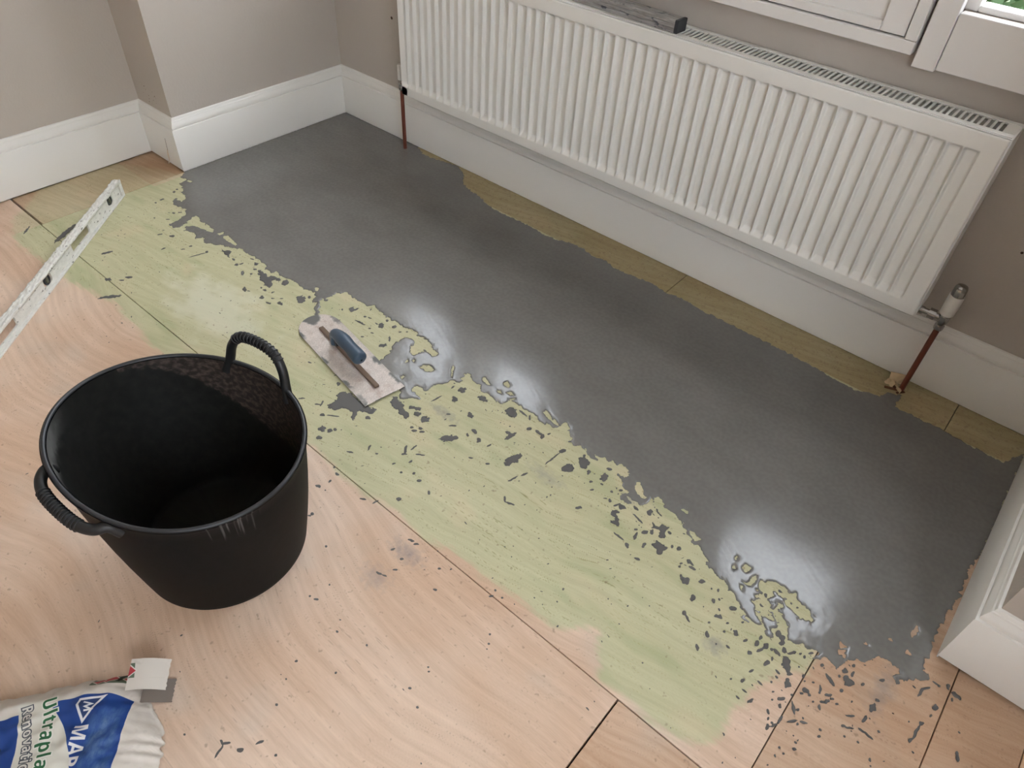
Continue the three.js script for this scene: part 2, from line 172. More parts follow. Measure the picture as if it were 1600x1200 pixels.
const PRIMED = [-262,1250,-123,1403,-35,1445,80,1469,208,1464,389,1445,528,1412,672,1406,835,1426,956,1426,1135,1418,1347,1382,1503,1358,1684,1364,1852,1351,2045,1337,2154,1332,2257,1325,2342,1281,2411,1343,2501,1351,2582,1339,2635,1310,2648,1232,2652,1158,2689,1058,2713,1050,2713,500,2930,500,2930,-30,-3,-30,-10,840,-262,950];
for (const L of [MAIN, ...PATCHES, ...HOLES, PRIMED]) for (let i = 0; i < L.length; i++) L[i] /= 1000;
for (const B of BLOBS) for (let i = 0; i < 6; i++) B[i] /= 1000;

// ---------- materials ----------
const plasterBump = dataTexture(256, 256, (i, j) => { const a = i / 256 * Math.PI * 2, b = j / 256 * Math.PI * 2; const v = 128 + 60 * N3(Math.cos(a) * 6 + Math.cos(b) * 2, Math.sin(a) * 6, Math.sin(b) * 6) + 50 * N3(Math.cos(a) * 19, Math.sin(a) * 19 + Math.cos(b) * 7, Math.sin(b) * 19); return [v, v, v]; }, false);
plasterBump.repeat.set(2, 2);
const wallMat = mat('#bdb4aa', 0.88, { bumpMap: plasterBump, bumpScale: 0.0007 });
const glossWhite = mat('#e8e5df', 0.34);
const windowWhite = mat('#e6e3e0', 0.42);
const radiatorWhite = mat('#e9e7e2', 0.3);
const ceilingMat = mat('#efece6', 0.9);
const blackGap = mat('#1c1511', 0.95);
const chrome = mat('#a9a7a4', 0.2, { metalness: 1 });
const copper = mat('#7d4638', 0.42, { metalness: 0.35 });

// floor colours: peach plywood with pale green primer brushed along the bay
const TX = 2048, TZ = 1344, X0 = -0.3, Z0 = -0.05, SX = 3.4, SZ = 2.23;
const woodTone = (x, z) => {
  const far = z > 1.358 && x < 2.455, warp = far ? 0.085 * N2(x * 0.75 + 3, z * 0.9) + 0.012 * N2b(x * 2.4, z * 2.6) : 0.03 * fbm(x * 1.1 + 3, z * 1.6), ang = far ? 0.02 : -0.18;
  const u = x * Math.cos(ang) + z * Math.sin(ang), v = -x * Math.sin(ang) + z * Math.cos(ang) + warp;
  const g1 = N2(u * 1.6, v * 46), g2 = N2b(u * 5, v * 150), g3 = N2(u * 18 + 40, v * 420), big = fbm(u * 1.1 + 9, v * 5 + 2, N2b);
  const swirl = far ? Math.sin(v * 95 + 4.5 * fbm(x * 1.4, z * 2.2 + 5)) : 0;
  return { t: 0.34 * g1 + (far ? 0.17 : 0.26) * g2 + 0.2 * g3 + 0.3 * big + 0.05 * swirl, g2, g3, big };
};
const floorMap = dataTexture(TX, TZ, (i, j) => {
  const x = X0 + ((i + 0.5) / TX) * SX, z = Z0 + ((j + 0.5) / TZ) * SZ, w = woodTone(x, z);
  const tan = sstep(-0.5, 0.7, fbm(x * 1.3 + 20, z * 1.9 + 4)); let r = 217 - 15 * tan + 18 * w.t, g = 191 - 21 * tan + 20 * w.t, b = 169 - 25 * tan + 21 * w.t;  // broad wood tone variation, widened to put soft shade and dirt into the colour
  const cool = sstep(0.2, 0.75, fbm(x * 2.3 - 4, z * 3.1 + 8));                     // greyer, dustier sheets of veneer
  r = mix(r, r * 0.975, cool); b = mix(b, b * 1.02, cool);
  if (x > 2.455 && (z > 1.358 || (x > 2.715 && z > 0.5))) { r -= 16; g -= 19; b -= 22; }         // warmer boards by the right return
  if (x < -0.003 && z < 1.352) { r -= 26; g -= 28; b -= 34; }                       // older strip along the left wall
  if (z < 0.14) { r -= 62; g -= 62; b -= 76; }                                      // radiator shade painted into the strip at the wall, plus grime
  const jag = 0.02 * fbm(x * 5, z * 5) + 0.006 * N2(x * 4, z * 60);
  let m = sstep(-0.012, 0.014, polyDist(PRIMED, x, z) + jag);
  if (m > 0) {
    const thin = sstep(0.15, 0.8, fbm(x * 2.6 + 1, z * 4.2 - 6)), deep = sstep(0.1, 0.75, fbm(x * 1.9 - 7, z * 6.5 + 3, N2b));
    let gr = 189 + 15 * w.t, gg = 187 + 15 * w.t, gb = 150 + 16 * w.t;
    gr = mix(gr, 162, 0.6 * deep); gg = mix(gg, 168, 0.6 * deep); gb = mix(gb, 126, 0.6 * deep);
    gr = mix(gr, 212, 0.45 * thin); gg = mix(gg, 198, 0.3 * thin); gb = mix(gb, 162, 0.4 * thin);
    const streak = sstep(0.45, 0.9, w.g2 * 0.6 + w.g3 * 0.5); gr = mix(gr, 150, 0.42 * streak); gg = mix(gg, 142, 0.42 * streak); gb = mix(gb, 88, 0.42 * streak);
    m *= x < -0.003 || z < 0.14 ? 0.5 : 0.94;
    if (x < 0.02 && z < 0.95) m *= 0.5;
    r = mix(r, gr, m); g = mix(g, gg, m); b = mix(b, gb, m);
    const dd = Math.hypot((x - 0.83) / 0.27, (z - 1.2) / 0.13) + 0.5 * fbm(x * 7, z * 9);   // pale patch of dried dust on the primer
    const k = 0.75 * sstep(1.05, 0.35, dd); r = mix(r, 210, k); g = mix(g, 208, k); b = mix(b, 184, k);
  }
  const pore = sstep(0.5, 0.95, w.g3 * 0.7 + 0.45 * w.g2) * sstep(-0.2, 0.6, w.big + 0.3); r -= 34 * pore; g -= 34 * pore; b -= 32 * pore;   // dark open pores in the veneer
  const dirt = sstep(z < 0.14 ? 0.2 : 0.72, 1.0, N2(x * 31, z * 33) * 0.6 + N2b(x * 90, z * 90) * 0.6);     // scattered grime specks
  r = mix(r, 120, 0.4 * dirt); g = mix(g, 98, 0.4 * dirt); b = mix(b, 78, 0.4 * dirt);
  for (const [cx, cz, rx, rz, s] of [[1.905, 1.41, 0.06, 0.03, 0.5], [1.90, 1.5, 0.05, 0.035, 0.35], [1.66, 1.04, 0.06, 0.02, 0.5], [2.0, 1.02, 0.07, 0.025, 0.35], [2.2, 0.935, 0.035, 0.016, 0.4], [2.545, 1.13, 0.03, 0.03, 0.5], [2.85, 0.98, 0.025, 0.09, 0.35]]) {
    const e = Math.hypot((x - cx) / rx, (z - cz) / rz) + 0.5 * fbm(x * 40, z * 40); if (e < 1) { const k = s * (1 - e); r = mix(r, 128, k); g = mix(g, 122, k); b = mix(b, 124, k); }   // smears of grey slurry
  }
  return [clamp(r, 0, 255), clamp(g, 0, 255), clamp(b, 0, 255)];
});
floorMap.wrapS = floorMap.wrapT = THREE.ClampToEdgeWrapping;
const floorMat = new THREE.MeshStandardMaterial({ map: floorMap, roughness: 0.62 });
const plainWoodMap = dataTexture(1024, 512, (i, j) => { const w = woodTone(i / 1024 * 1.3 + 1, j / 512 * 0.65 + 1.5); return [clamp(214 + 15 * w.t, 0, 255), clamp(176 + 18 * w.t, 0, 255), clamp(145 + 18 * w.t, 0, 255)]; });
plainWoodMap.wrapS = plainWoodMap.wrapT = THREE.MirroredRepeatWrapping;
const plainWoodMat = new THREE.MeshStandardMaterial({ map: plainWoodMap, roughness: 0.62 });

// ---------- floor ----------
const floor = structure(group('floor'), 'bare plywood board floor, partly painted with pale green primer', 'floor');
add('subfloor', boxG(-0.5, 4.1, -0.14, -0.02, -0.3, 4.9), blackGap, floor);
const J = 0.0011;   // half a joint
function board(x0, x1, z0, z1, m, dy = 0, jx = J) {
  const g = rboxG(x0 + jx, x1 - jx, -0.0195, dy, z0 + J, z1 - J, 0.0009, 1);
  planarUV(g, m === floorMat ? (x) => (x - X0) / SX : (x) => x / 1.3, m === floorMat ? (x, y, z) => (z - Z0) / SZ : (x, y, z) => z / 0.65);
  return add('plywood_board', g, m, floor);
}
board(-0.262, -0.003, 0.78, 1.354, floorMat, -0.0006);
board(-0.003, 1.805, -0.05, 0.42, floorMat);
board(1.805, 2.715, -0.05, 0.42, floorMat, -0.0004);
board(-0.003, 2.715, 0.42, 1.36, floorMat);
board(-0.262, 2.455, 1.36, 2.17, floorMat, 0.0003);
board(2.455 + 0.0015, 2.715, 1.36, 2.17, floorMat, -0.0008);
board(2.715, 2.955, -0.05, 2.17, floorMat, -0.0006);
board(2.955, 3.1, 0.8, 2.17, floorMat, -0.0003);
board(3.1, 3.9, 0.8, 2.17, plainWoodMat);
board(-0.262, 1.8, 2.17, 4.7, plainWoodMat); board(1.8, 3.9, 2.17, 4.7, plainWoodMat);

// ---------- walls, ceiling ----------
const YC = 2.8;
function wallPart(parent, name, ...b) { return add(name, planarUV(boxG(...b), (x, y, z) => (x + z), (x, y) => y), wallMat, parent); }
// back wall with three window openings
const OP = [[-0.02, 0.63, 0.95, 2.6], [0.69, 1.26, 0.95, 2.6], [2.27, 2.76, 0.95, 2.6]];
const wb = structure(group('wall_back'), 'warm grey painted bay wall behind the radiator', 'wall');
wallPart(wb, 'wall_below_windows', -0.5, 3.3, -0.14, 0.95, -0.092, -0.024); wallPart(wb, 'outer_wall_below_windows', -0.5, 3.3, -0.5, 0.8, -0.3, -0.092);
wallPart(wb, 'wall_above_windows', -0.5, 3.3, 2.6, YC, -0.3, -0.024);
for (const [a, b] of [[-0.5, -0.02], [0.63, 0.69], [1.26, 2.27], [2.76, 3.3]]) wallPart(wb, 'wall_pier', a, b, 0.95, 2.6, -0.3, -0.024);
const wl = structure(group('wall_left'), 'warm grey painted wall and projecting pier at the left of the bay', 'wall');
wallPart(wl, 'pier', -0.5, -0.024, -0.14, YC, -0.024, 0.7885);
wallPart(wl, 'side_wall', -0.5, -0.262, -0.14, YC, 0.7885, 4.7);
const wr = structure(group('wall_right'), 'warm grey painted pier at the right of the bay', 'wall');
wallPart(wr, 'pier', 2.932, 4.1, -0.14, YC, -0.024, 0.8129);
// unseen window added in the side wall to light the bay from the right
const RO = [1.7, 3.3, 0.95, 2.35];
wallPart(wr, 'side_wall', 3.9, 4.1, -0.14, RO[2], 0.8129, 4.7); wallPart(wr, 'side_wall', 3.9, 4.1, RO[3], YC, 0.8129, 4.7);
wallPart(wr, 'side_wall', 3.9, 4.1, RO[2], RO[3], 0.8129, RO[0]); wallPart(wr, 'side_wall', 3.9, 4.1, RO[2], RO[3], RO[1], 4.7);
structure(add('wall_front', planarUV(boxG(-0.5, 4.1, -0.14, YC, 4.7, 4.9), (x) => x, (x, y) => y), wallMat), 'plain painted wall behind the camera', 'wall');
structure(add('ceiling', boxG(-0.5, 4.1, YC, YC + 0.2, -0.3, 4.9), ceilingMat), 'white ceiling above the room', 'ceiling');

// ---------- skirting boards: one moulding profile, mitred at each corner ----------
const PROF = [[0.004, 0.0], [0, 0.004], [0, 0.163], [0.0012, 0.1652], [0.0075, 0.1662], [0.0078, 0.1685], [0.0052, 0.171], [0.0048, 0.176], [0.0075, 0.182], [0.0105, 0.187], [0.013, 0.191], [0.0138, 0.1945], [0.0165, 0.196], [0.0175, 0.2], [0.019, 0.2035], [0.022, 0.205], [0.024, 0.2055], [0.0245, 0.2055]];
const PATH = [[-0.238, 4.69], [-0.238, 0.8125], [0, 0.8125], [0, 0], [2.908, 0], [2.908, 0.8369], [3.89, 0.8369]];
const segN = PATH.slice(1).map((p, i) => { const dx = p[0] - PATH[i][0], dz = p[1] - PATH[i][1], l = Math.hypot(dx, dz); return [dz / l, -dx / l]; });   // points into the wall
const offs = (i, d) => { const a = segN[Math.max(0, i - 1)], b = segN[Math.min(segN.length - 1, i)], k = d / (1 + a[0] * b[0] + a[1] * b[1]); return [PATH[i][0] + (a[0] + b[0]) * k, PATH[i][1] + (a[1] + b[1]) * k]; };
const skirtNames = [['baseboard_left', 'white moulded skirting board along the far left wall', 0.003], ['baseboard_left_return', 'short white skirting return on the end of the left pier, cracked near the floor', 0.003], ['baseboard_left_pier', 'white moulded skirting board between the left corner and the bay', 0.0], ['baseboard_back', 'white moulded skirting board running behind the radiator', 0.0], ['baseboard_right_pier', 'bright white skirting board on the bay side of the right pier', 0.001], ['baseboard_right', 'white skirting board facing the room at the right, with a dark gap below', 0.007]];
skirtNames.forEach(([name, label, lift], s) => {
  const P = []; const wob = (t, i) => 0;
  for (let k = 0; k < PROF.length - 1; k++) {
    const [d0, y0] = PROF[k], [d1, y1] = PROF[k + 1], A = offs(s, d0), B = offs(s + 1, d0), C = offs(s + 1, d1), D = offs(s, d1);
    const a = y0 + lift, b = y1 + lift * (y1 < 0.1 ? 1 : 0), aa = y0 + (y0 < 0.1 ? lift : 0);
    P.push(A[0], aa, A[1], C[0], b, C[1], B[0], aa, B[1], A[0], aa, A[1], D[0], b, D[1], C[0], b, C[1]);
  }
  const g = new THREE.BufferGeometry(); g.setAttribute('position', new THREE.Float32BufferAttribute(P, 3));
  structure(add(name, toCreasedNormals(mergeVertices(g, 1e-6), 0.7), glossWhite), label, 'skirting board');
});

// ---------- windows ----------
const paneMat = new THREE.MeshPhysicalMaterial({ color: 0xffffff, roughness: 0.0, transmission: 1, thickness: 0, ior: 1.5 });
function windowUnit(name, label, [x0, x1, y0, y1], railH, zf0 = -0.09) {
  const w = structure(group(name), label, 'window');
  const zf1 = zf0 + 0.052, zm = zf0 + 0.026, f = 0.03;
  for (const [n, ...b] of [['frame_stile', x0, x0 + f, y0, y1, zf0, zf1], ['frame_stile', x1 - f, x1, y0, y1, zf0, zf1], ['frame_head', x0 + f, x1 - f, y1 - f, y1, zf0, zf1], ['frame_sill', x0 + f, x1 - f, y0, y0 + railH, zf0, zf1], ['meeting_rail', x0 + f, x1 - f, 1.6, 1.645, zf0 + 0.01, zf1 - 0.01]]) add(n, rboxG(...b, 0.004), windowWhite, w);
  add('pane', boxG(x0 + f - 0.005, x1 - f + 0.005, y0 + railH - 0.005, 1.605, zm - 0.002, zm + 0.002), paneMat, w);
  add('pane', boxG(x0 + f - 0.005, x1 - f + 0.005, 1.64, y1 - f + 0.005, zm - 0.002, zm + 0.002), paneMat, w);
  return w;
}
windowUnit('window_1', 'left window of the bay, beyond the top of the picture', OP[0], 0.014);
windowUnit('window_2', 'second window of the bay, left of the panelled shutter', OP[1], 0.014);
const w3 = windowUnit('window_3', 'right window at the top corner, green garden showing through its glass', OP[2], 0.014);
const w4 = windowUnit('window_4', 'unseen window added in the side wall to the right of the camera', [-(RO[1] - RO[0]) / 2, (RO[1] - RO[0]) / 2, RO[2], RO[3]], 0.04, 0);
w4.position.set(3.95, 0, (RO[0] + RO[1]) / 2); w4.rotation.y = Math.PI / 2;
// boxed surround under and beside the right window
add('surround_post', rboxG(2.222, 2.2745, 0.822, 2.62, -0.0245, 0.012, 0.003), windowWhite, w3);
add('surround_apron', rboxG(2.2755, 2.93, 0.826, 0.952, -0.0245, 0.006, 0.003), windowWhite, w3);
add('surround_jamb', rboxG(2.755, 2.93, 0.953, 2.62, -0.0245, 0.006, 0.003), windowWhite, w3);
// panelled shutter closed beside the right window
{
  const sh = tag(group('window_shutter', scene, [1.48, 0.85, 0]), 'white panelled shutter in its frame above the radiator', 'shutter');
  const L = (n, x0, x1, y0, y1, z0, z1, r = 0.003) => add(n, rboxG(x0 - 1.48, x1 - 1.48, y0 - 0.85, y1 - 0.85, z0, z1, r), windowWhite, sh);
  L('outer_frame', 1.27, 2.214, 0.846, 0.876, -0.0243, 0.02); L('outer_frame', 2.186, 2.214, 0.8765, 2.3, -0.0243, 0.02); L('outer_frame', 1.27, 1.298, 0.8765, 2.3, -0.0243, 0.02);
  for (const [a, b] of [[1.301, 1.74], [1.744, 2.183]]) {
    L('stile', a, a + 0.06, 0.879, 2.29, -0.02, 0.012); L('stile', b - 0.06, b, 0.879, 2.29, -0.02, 0.012);
    L('bottom_rail', a + 0.0605, b - 0.0605, 0.879, 0.9, -0.02, 0.012); L('top_rail', a + 0.0605, b - 0.0605, 2.23, 2.29, -0.02, 0.012);
    L('panel', a + 0.058, b - 0.058, 0.898, 2.232, -0.018, -0.004, 0.002);
  }
}

// ---------- the grey levelling compound: a thin poured layer with a ragged trowelled edge ----------
const compoundRough = dataTexture(1024, 672, (i, j) => {
  const x = X0 + ((i + 0.5) / 1024) * SX, z = Z0 + ((j + 0.5) / 672) * SZ;
  const v = 128 + 18 * fbm(x * 2.2 + 11, z * 3.4, N2b) + 8 * N2(x * 14, z * 26);
  return [0, clamp(v, 40, 235), 0];
}, false);
const compoundMap = dataTexture(1024, 672, (i, j) => {
  const x = X0 + ((i + 0.5) / 1024) * SX, z = Z0 + ((j + 0.5) / 672) * SZ;
  const v = 5 * fbm(x * 3, z * 5) + 3.5 * N2(x * 60, z * 60) + 1.0 * N2b(x * 9 + z * 3, z * 40);
  return [116 + v, 114 + v, 110 + v];
});
const compoundMat = new THREE.MeshPhysicalMaterial({ map: compoundMap, roughness: 0.36, roughnessMap: compoundRough, specularIntensity: 0.85, ior: 1.5 });
const splashMat = mat('#5a5856', 0.62);
const compound = tag(group('leveling_compound', scene, [1.45, 0, 0.5]), 'wet dark grey floor levelling compound spread across the bay below the radiator', 'floor compound');
{
  const H = 0.0025, gx0 = -0.02, gz0 = -0.02, nx = Math.round(3.1 / H), nz = Math.round(2.12 / H);
  const F = new Float32Array((nx + 1) * (nz + 1)).fill(-0.05), K = new Float32Array((nx + 1) * (nz + 1));
  const id = (i, j) => j * (nx + 1) + i;
  const warp = (x, z) => [x + 0.0045 * N2(x * 38, z * 44) + 0.0022 * N2b(x * 120, z * 140), z + 0.0045 * N2(x * 38 + 50, z * 44) + 0.0022 * N2b(x * 120 + 31, z * 140)];
  const solids = [MAIN, ...PATCHES];
  solids.forEach((P, n) => {
    let a = 1e9, b = -1e9, c = 1e9, d = -1e9;
    for (let k = 0; k < P.length; k += 2) { a = Math.min(a, P[k]); b = Math.max(b, P[k]); c = Math.min(c, P[k + 1]); d = Math.max(d, P[k + 1]); }
    const i0 = Math.max(0, Math.floor((a - 0.03 - gx0) / H)), i1 = Math.min(nx, Math.ceil((b + 0.03 - gx0) / H)), j0 = Math.max(0, Math.floor((c - 0.03 - gz0) / H)), j1 = Math.min(nz, Math.ceil((d + 0.03 - gz0) / H));
    for (let j = j0; j <= j1; j++) for (let i = i0; i <= i1; i++) { const [x, z] = warp(gx0 + i * H, gz0 + j * H), f = polyDist(P, x, z), k = id(i, j); if (f > F[k]) { F[k] = f; K[k] = n ? 0.6 : 1; } }
  });
  const D = F.slice();   // distance to the outer edge, before the gaps are cut
  for (const P of HOLES) {
    let a = 1e9, b = -1e9, c = 1e9, d = -1e9;
    for (let k = 0; k < P.length; k += 2) { a = Math.min(a, P[k]); b = Math.max(b, P[k]); c = Math.min(c, P[k + 1]); d = Math.max(d, P[k + 1]); }
    for (let j = Math.max(0, Math.floor((c - 0.06 - gz0) / H)); j <= Math.min(nz, (d + 0.06 - gz0) / H); j++) for (let i = Math.max(0, Math.floor((a - 0.06 - gx0) / H)); i <= Math.min(nx, (b + 0.06 - gx0) / H); i++) {
      const x = gx0 + i * H, z = gz0 + j * H, k = id(i, j), f = -polyDist(P, x + 0.0018 * N2(x * 90, z * 90), z + 0.0018 * N2b(x * 90, z * 90)); if (f < F[k]) F[k] = f;
    }
  }
  for (const [cx, cz, ax, az, bx, bz] of BLOBS) {
    let la = Math.hypot(ax, az), lb = Math.hypot(bx, bz); const sa = Math.max(1, 0.0027 / la), sb = Math.max(1, 0.0027 / lb), a0 = ax * sa, a1 = az * sa, b0 = bx * sb, b1 = bz * sb; la *= sa; lb *= sb;
    const det = a0 * b1 - a1 * b0, R = Math.max(la, lb) + 0.012, mn = Math.min(la, lb);
    for (let j = Math.max(0, Math.floor((cz - R - gz0) / H)); j <= Math.min(nz, (cz + R - gz0) / H); j++) for (let i = Math.max(0, Math.floor((cx - R - gx0) / H)); i <= Math.min(nx, (cx + R - gx0) / H); i++) {
      const x0 = gx0 + i * H, z0 = gz0 + j * H, q = Math.min(0.4 * mn, 0.004), x = x0 + q * N2(x0 * 70, z0 * 70) + 0.3 * q * N2b(x0 * 210, z0 * 210) - cx, z = z0 + q * N2(x0 * 70 + 9, z0 * 70) + 0.3 * q * N2b(x0 * 210 + 7, z0 * 210) - cz;
      const u = (x * b1 - z * b0) / det, v = (z * a0 - x * a1) / det, f = (1 - Math.hypot(u, v)) * mn, k = id(i, j);
      if (f > F[k]) { F[k] = f; K[k] = 0.45; }
    }
  }
  const top = (x, z, f, k, dist) => {
    const t = k < 0.5 ? 0.0009 * sstep(0, 0.0045, f) : 0.0013 * (1 - Math.exp(-f / 0.0022)) + 0.0005 * sstep(0, 0.05, f);
    const edge = sstep(0.22, 0.03, dist) * sstep(0.0, 0.01, f) * (k > 0.9 ? 1 : 0.4);
    const a = 0.86 * x + 0.5 * z, b = -0.5 * x + 0.86 * z;
    const wave = (0.0003 * N2(x * 3.1, z * 3.6) + 0.00006 * N2b(x * 9, z * 11)) * sstep(0, 0.03, f);
    return 0.0005 + t + wave + edge * (0.00006 * N2(a * 9, b * 55) + 0.00002 * N2b(a * 26, b * 130));
  };
  const vid = new Int32Array(F.length).fill(-1), hx = new Int32Array(F.length).fill(-1), hz = new Int32Array(F.length).fill(-1), pos = [], idx = [];
  const cx = 1.45, cz = 0.5;
  const corner = (i, j) => { const k = id(i, j); if (vid[k] < 0) { const x = gx0 + i * H, z = gz0 + j * H; vid[k] = pos.length / 3; pos.push(x - cx, top(x, z, F[k], K[k], D[k]), z - cz); } return vid[k]; };
  const cross = (i, j, di, dj) => { const k = id(i, j), arr = di ? hx : hz; if (arr[k] < 0) { const k2 = id(i + di, j + dj), t = clamp(F[k] / (F[k] - F[k2]), 0.02, 0.98); arr[k] = pos.length / 3; pos.push(gx0 + (i + di * t) * H - cx, 0.0003, gz0 + (j + dj * t) * H - cz); } return arr[k]; };
  for (let j = 0; j < nz; j++) for (let i = 0; i < nx; i++) {
    const c = [F[id(i, j)] > 0, F[id(i, j + 1)] > 0, F[id(i + 1, j + 1)] > 0, F[id(i + 1, j)] > 0]; if (!c[0] && !c[1] && !c[2] && !c[3]) continue;
    const p = [];
    if (c[0]) p.push(corner(i, j)); if (c[0] !== c[1]) p.push(cross(i, j, 0, 1));
    if (c[1]) p.push(corner(i, j + 1)); if (c[1] !== c[2]) p.push(cross(i, j + 1, 1, 0));
    if (c[2]) p.push(corner(i + 1, j + 1)); if (c[2] !== c[3]) p.push(cross(i + 1, j, 0, 1));
    if (c[3]) p.push(corner(i + 1, j)); if (c[3] !== c[0]) p.push(cross(i, j, 1, 0));
    for (let q = 1; q + 1 < p.length; q++) idx.push(p[0], p[q], p[q + 1]);
  }
  // connected pieces: the poured layer itself, then every separate splash
  const par = new Int32Array(pos.length / 3).map((_, i) => i), find = (a) => { while (par[a] !== a) { par[a] = par[par[a]]; a = par[a]; } return a; };
  for (let t = 0; t < idx.length; t += 3) { const a = find(idx[t]); par[find(idx[t + 1])] = a; par[find(idx[t + 2])] = a; }
  const bins = new Map();
  for (let t = 0; t < idx.length; t += 3) { const r = find(idx[t]); if (!bins.has(r)) bins.set(r, []); bins.get(r).push(idx[t], idx[t + 1], idx[t + 2]); }
  const pieces = [...bins.values()].sort((a, b) => b.length - a.length);
  const build = (tri, ox = 0, oz = 0) => {
    const map = new Map(), P = [], I = [];
    for (const v of tri) { if (!map.has(v)) { map.set(v, P.length / 3); P.push(pos[3 * v] - ox, pos[3 * v + 1], pos[3 * v + 2] - oz); } I.push(map.get(v)); }
    const g = new THREE.BufferGeometry(); g.setAttribute('position', new THREE.Float32BufferAttribute(P, 3)); g.setIndex(I); g.computeVertexNormals();
    return planarUV(g, (x) => (x + ox + cx - X0) / SX, (x, y, z) => (z + oz + cz - Z0) / SZ);
  };
  add('spread_layer', build(pieces[0]), compoundMat, compound);
  const small = [];
  pieces.slice(1).forEach((tri, n) => { if (n < 230 && tri.length > 3 * 22) add('splash', build(tri), splashMat, compound); else small.push(build(tri)); });
  // specks too small to pick apart
  const R = rng(77);
  for (let n = 0; n < 520; n++) {
    const x = 0.15 + R() * 2.75, zz = R(), near = R() < 0.72, z = near ? 0.93 + zz * zz * 0.42 : 1.1 + zz * 0.85; if (x < 0.6 && z > 1.38) continue; if (z > 1.45 && R() < 0.55) continue;
    if (Math.hypot(x - 1.57, z - 1.66) < 0.19 || F[id(clamp(Math.round((x - gx0) / H), 0, nx), clamp(Math.round((z - gz0) / H), 0, nz))] > -0.003) continue;
    const a = R() * Math.PI, l = 0.0012 + 0.0045 * R() * R(), w = 0.0008 + 0.0012 * R(), P = [x - cx, 0.0012, z - cz], I = [];
    for (let k = 0; k < 7; k++) { const t = k / 7 * Math.PI * 2, q = 0.7 + 0.6 * R(), u = Math.cos(t) * l * q, v = Math.sin(t) * w * q; P.push(x - cx + u * Math.cos(a) - v * Math.sin(a), 0.0004, z - cz + u * Math.sin(a) + v * Math.cos(a)); I.push(0, 1 + (k + 1) % 7, 1 + k); }
    const g = new THREE.BufferGeometry(); g.setAttribute('position', new THREE.Float32BufferAttribute(P, 3)); g.setIndex(I); g.computeVertexNormals(); planarUV(g, (q) => (q + cx - X0) / SX, (q, y, r) => (r + cz - Z0) / SZ); small.push(g);
  }
  const fine = add('fine_specks', mergeGeometries(small), splashMat, compound); fine.userData.kind = 'stuff';
  console.log('compound pieces', pieces.length, 'triangles', idx.length / 3, 'splashes', compound.children.length - 2);
}

